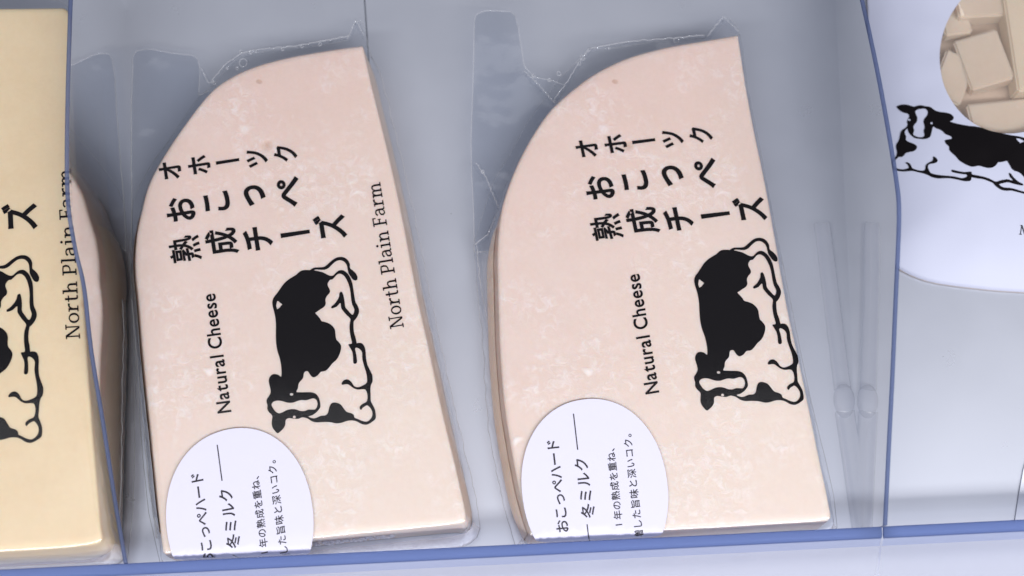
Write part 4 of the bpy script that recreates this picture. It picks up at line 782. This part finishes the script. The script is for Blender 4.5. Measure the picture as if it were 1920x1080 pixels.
# ------------------------------------------------------------------ white pouch with a round window and cubes of cheese
ZP = 1.0
PO = smooth_closed([at2(x, y, 1.0) for x, y in [(1642,-260),(1640,0),(1645,250),(1650,400),(1662,452),(1700,486),(1760,511),(1850,524),(1920,530),(2050,536),(2150,530),(2175,480),(2180,200),(2178,-260),(1900,-275)]], 8)
WC = at2(1897, 100, ZP)
WE = [at2(1897+130*math.cos(a), 100+148*math.sin(a), ZP) for a in [2*math.pi*i/120 for i in range(120)]]
def dist_poly(p, poly):
    b = 1e9
    for i in range(len(poly)):
        a, c = poly[i], poly[(i+1) % len(poly)]; e = c-a; t = max(0, min(1, (p-a).dot(e)/max(1e-9, e.length_squared))); b = min(b, (p-a-e*t).length)
    return b
def zpouch(x, y):
    p = Vector((x, y)); d = dist_poly(p, PO)
    return 0.12+(ZP-0.12)*(1-math.exp(-d/1.7))+min(1, d)*(0.06*noise.noise((x*0.5, y*0.5, 3))+0.035*noise.noise((x*1.3, y*1.1, 6)))
T4 = thing('cheese_pouch', 'white printed pouch with a round clear window showing pale cheese cubes and a resting cow', 'cheese pouch', (*WC, 0))
rings = []
for tt in (0, 0.04, 0.12, 0.22, 0.34, 0.47, 0.6, 0.72, 0.82, 0.9, 0.95, 0.98, 1.0):
    r = []
    for q in WE:
        d = (q-WC); l = d.length; d = d/l; L = ray(WC, d, PO)*0.999; p = WC+d*(l+(L-l)*tt); r.append(Vector((p.x, p.y, zpouch(p.x, p.y))))
    rings.append(r)
V, F = loft(rings, cap=False)
V = V+[Vector((p.x, p.y, 0.07)) for p in rings[-1]]; n = 120; b = len(rings)*n
F = [f[::-1] for f in F]
F = [f[::-1] for f in F]+[(b-n+i, b+i, b+(i+1) % n, b-n+(i+1) % n) for i in range(n)]
pp = mesh_obj('paper_front', V, F, M_PAPER, T4)
wr = [[WC.lerp(q, k/8)for q in WE] for k in range(8, 0, -1)]
V, F = loft([[Vector((p.x, p.y, zpouch(p.x, p.y)-0.015+0.10*noise.noise((p.x*0.9, p.y*0.5, 8)))) for p in r] for r in wr], 'last')
mesh_obj('window_film', V, F, M_WINDOW, T4)
V, F = loft([[Vector((p.x, p.y, 0.06)) for p in resample(PO, 120)]])
mesh_obj('back_sheet', V, F, M_BACK, T4)
random.seed(11)
for (px, py, z, sx, sy, yaw, tilt, mm) in [(1926, 78, 0.46, 1.35, 3.6, 2, 3, M_CUBE2), (1842, 118, 0.36, 1.35, 1.7, 14, -9, M_CUBE), (1836, -10, 0.40, 1.9, 1.8, 6, 5, M_CUBE), (1878, 232, 0.30, 2.1, 1.3, 8, 4, M_CUBE),
                                       (1783, 150, 0.26, 1.0, 1.6, -24, 6, M_CUBE), (1782, 30, 0.30, 0.9, 1.5, 10, 4, M_CUBE), (1985, 205, 0.36, 1.5, 1.6, -12, 4, M_CUBE), (2010, 50, 0.40, 1.3, 1.7, 12, 0, M_CUBE2)]:
    bm = bmesh.new(); bmesh.ops.create_cube(bm, size=1.0)
    bmesh.ops.scale(bm, vec=(sx, sy, z*1.5), verts=bm.verts)
    bmesh.ops.bevel(bm, geom=list(bm.edges), offset=0.06, segments=3, affect='EDGES')
    p = at(px, py, z); mx = Matrix.Translation(Vector((p.x, p.y, z*0.75+0.1))) @ Matrix.Rotation(math.radians(yaw), 4, 'Z') @ Matrix.Rotation(math.radians(tilt), 4, 'Y')
    bmesh.ops.transform(bm, matrix=mx, verts=bm.verts); bm.verts.index_update()
    V = [v.co.copy() for v in bm.verts]; F = [tuple(v.index for v in f.verts) for f in bm.faces]; bm.free()
    mesh_obj('cheese_cube', V, F, mm, T4, smooth=False)
zo = lambda x, y: (1660+x/4.908, 160+y/4.908)
Z = lambda x, y: (490+x/6, 470+y/6)
pairs = [((185, 2055), (120, 130)), ((135, 1392), (632, 322)), ((1183, 1960), (85, 655)), ((1045, 1272), (603, 805)), ((1098, 680), (1062, 962)), ((790, 640), (1140, 800)),
         ((372, 1873), (243, 272)), ((341, 1618), (443, 340)), ((600, 1425), (560, 510)), ((608, 703), (1122, 692)), ((905, 1500), (455, 652)), ((1112, 1790), (218, 668))]
def affine(src, dst):
    n = len(src); A = [[sum(a*b for a, b in zip(c1, c2)) for c2 in zip(*[(x, y, 1) for x, y in src])] for c1 in zip(*[(x, y, 1) for x, y in src])]
    M = Matrix(A).inverted(); out = []
    for k in (0, 1): out.append(M @ Vector([sum(s[q]*d[k] for s, d in zip([(x, y, 1) for x, y in src], dst)) for q in range(3)]))
    return lambda p: Vector((out[0].x*p[0]+out[0].y*p[1]+out[0].z, out[1].x*p[0]+out[1].y*p[1]+out[1].z))
TC4 = affine([tuple(top1(*Z(*a))) for a, c in pairs], [tuple(at2(*zo(*c), 0.82)) for a, c in pairs])
cw = printed('cow_print', COW, TC4, zpouch, M_INK, pp, 0.015, 0.22, [tuple(p) for p in WE])
SL4 = []; slab_line(SL4, 'North Plain Farm', (1918, 433), (2086, 447), 17, lambda x, y: at2(x, y, ZP))
printed('lettering', SL4, ident, zpouch, M_INK, pp, 0.015, 0.25)

# crumbs of white whey caught under the film along the front edge of the first wedge
random.seed(3); RV, RF = [], []
for k in range(70):
    u = random.random(); q = at(588+u*150, 1021-u*17+random.uniform(-3, 3), 0.9); bm = bmesh.new(); bmesh.ops.create_icosphere(bm, subdivisions=1, radius=random.uniform(0.02, 0.055))
    for v in bm.verts: v.co = Vector((v.co.x*1.6, v.co.y, v.co.z*0.6))*(1+0.5*noise.noise(v.co*30+Vector((k, 0, 0))))+q
    bm.verts.index_update(); RV, RF = join((RV, RF), ([v.co.copy() for v in bm.verts], [tuple(v.index for v in f.verts) for f in bm.faces])); bm.free()
mesh_obj('whey_residue', RV, RF, M_WHITE, T1)['kind'] = 'stuff'

# a second white packet whose corner just enters at the right
T5 = [at2(x, y, 0.06) for x, y in [(1930,845),(1919,880),(1910,930),(1902,985),(2100,985),(2150,845)]]
V, F = loft([[Vector((p.x, p.y, 0.06)) for p in T5][::-1], [Vector((p.x, p.y, 0.01)) for p in T5][::-1]])
tag(mesh_obj('white_packet', V, F, M_WHITE, smooth=False), 'corner of a plain white packet lying on the shelf below the round window pouch', 'packet')

# ------------------------------------------------------------------ clear rail lying along the right divider
T6 = thing('clear_rail', 'clear plastic rail with a joint lying on the shelf along the right divider', 'rail', (*at2(1590, 740, 0), 0))
def channel(p, q, w):
    p, q = Vector(p), Vector(q); t = (q-p).normalized(); nn = Vector((-t.y, t.x)); V = []; prof = [(-1, .02), (-.92, .16), (-.75, .2), (-.6, .12), (-.25, .08), (.1, .1), (.3, .14), (.5, .1), (.75, .2), (.92, .16), (1, .02)]
    N = 12
    for i in range(N+1):
        c = p.lerp(q, i/N)
        for u, z in prof: V.append(Vector((c.x+nn.x*u*w, c.y+nn.y*u*w, z)))
    k = len(prof); F = [(i*k+j, i*k+j+1, (i+1)*k+j+1, (i+1)*k+j) for i in range(N) for j in range(k-1)]
    return V, [f[::-1] for f in F]
for a, b, w in (((1540, 420), (1579, 732), 0.24), ((1583, 772), (1616, 995), 0.28)):
    V, F = channel(at2(*a), at2(*b), w); mesh_obj('channel', V, F, M_RAIL, T6)
c = at2(1582, 752)
V, F = loft([[Vector((c.x+0.30*k*math.cos(a), c.y+0.50*k*math.sin(a), z)) for a in [2*math.pi*i/28 for i in range(28)]] for k, z in ((0.3, 0.235), (0.7, 0.225), (0.92, 0.17), (1.0, 0.02))])
mesh_obj('joint', V, F, M_RAIL, T6)
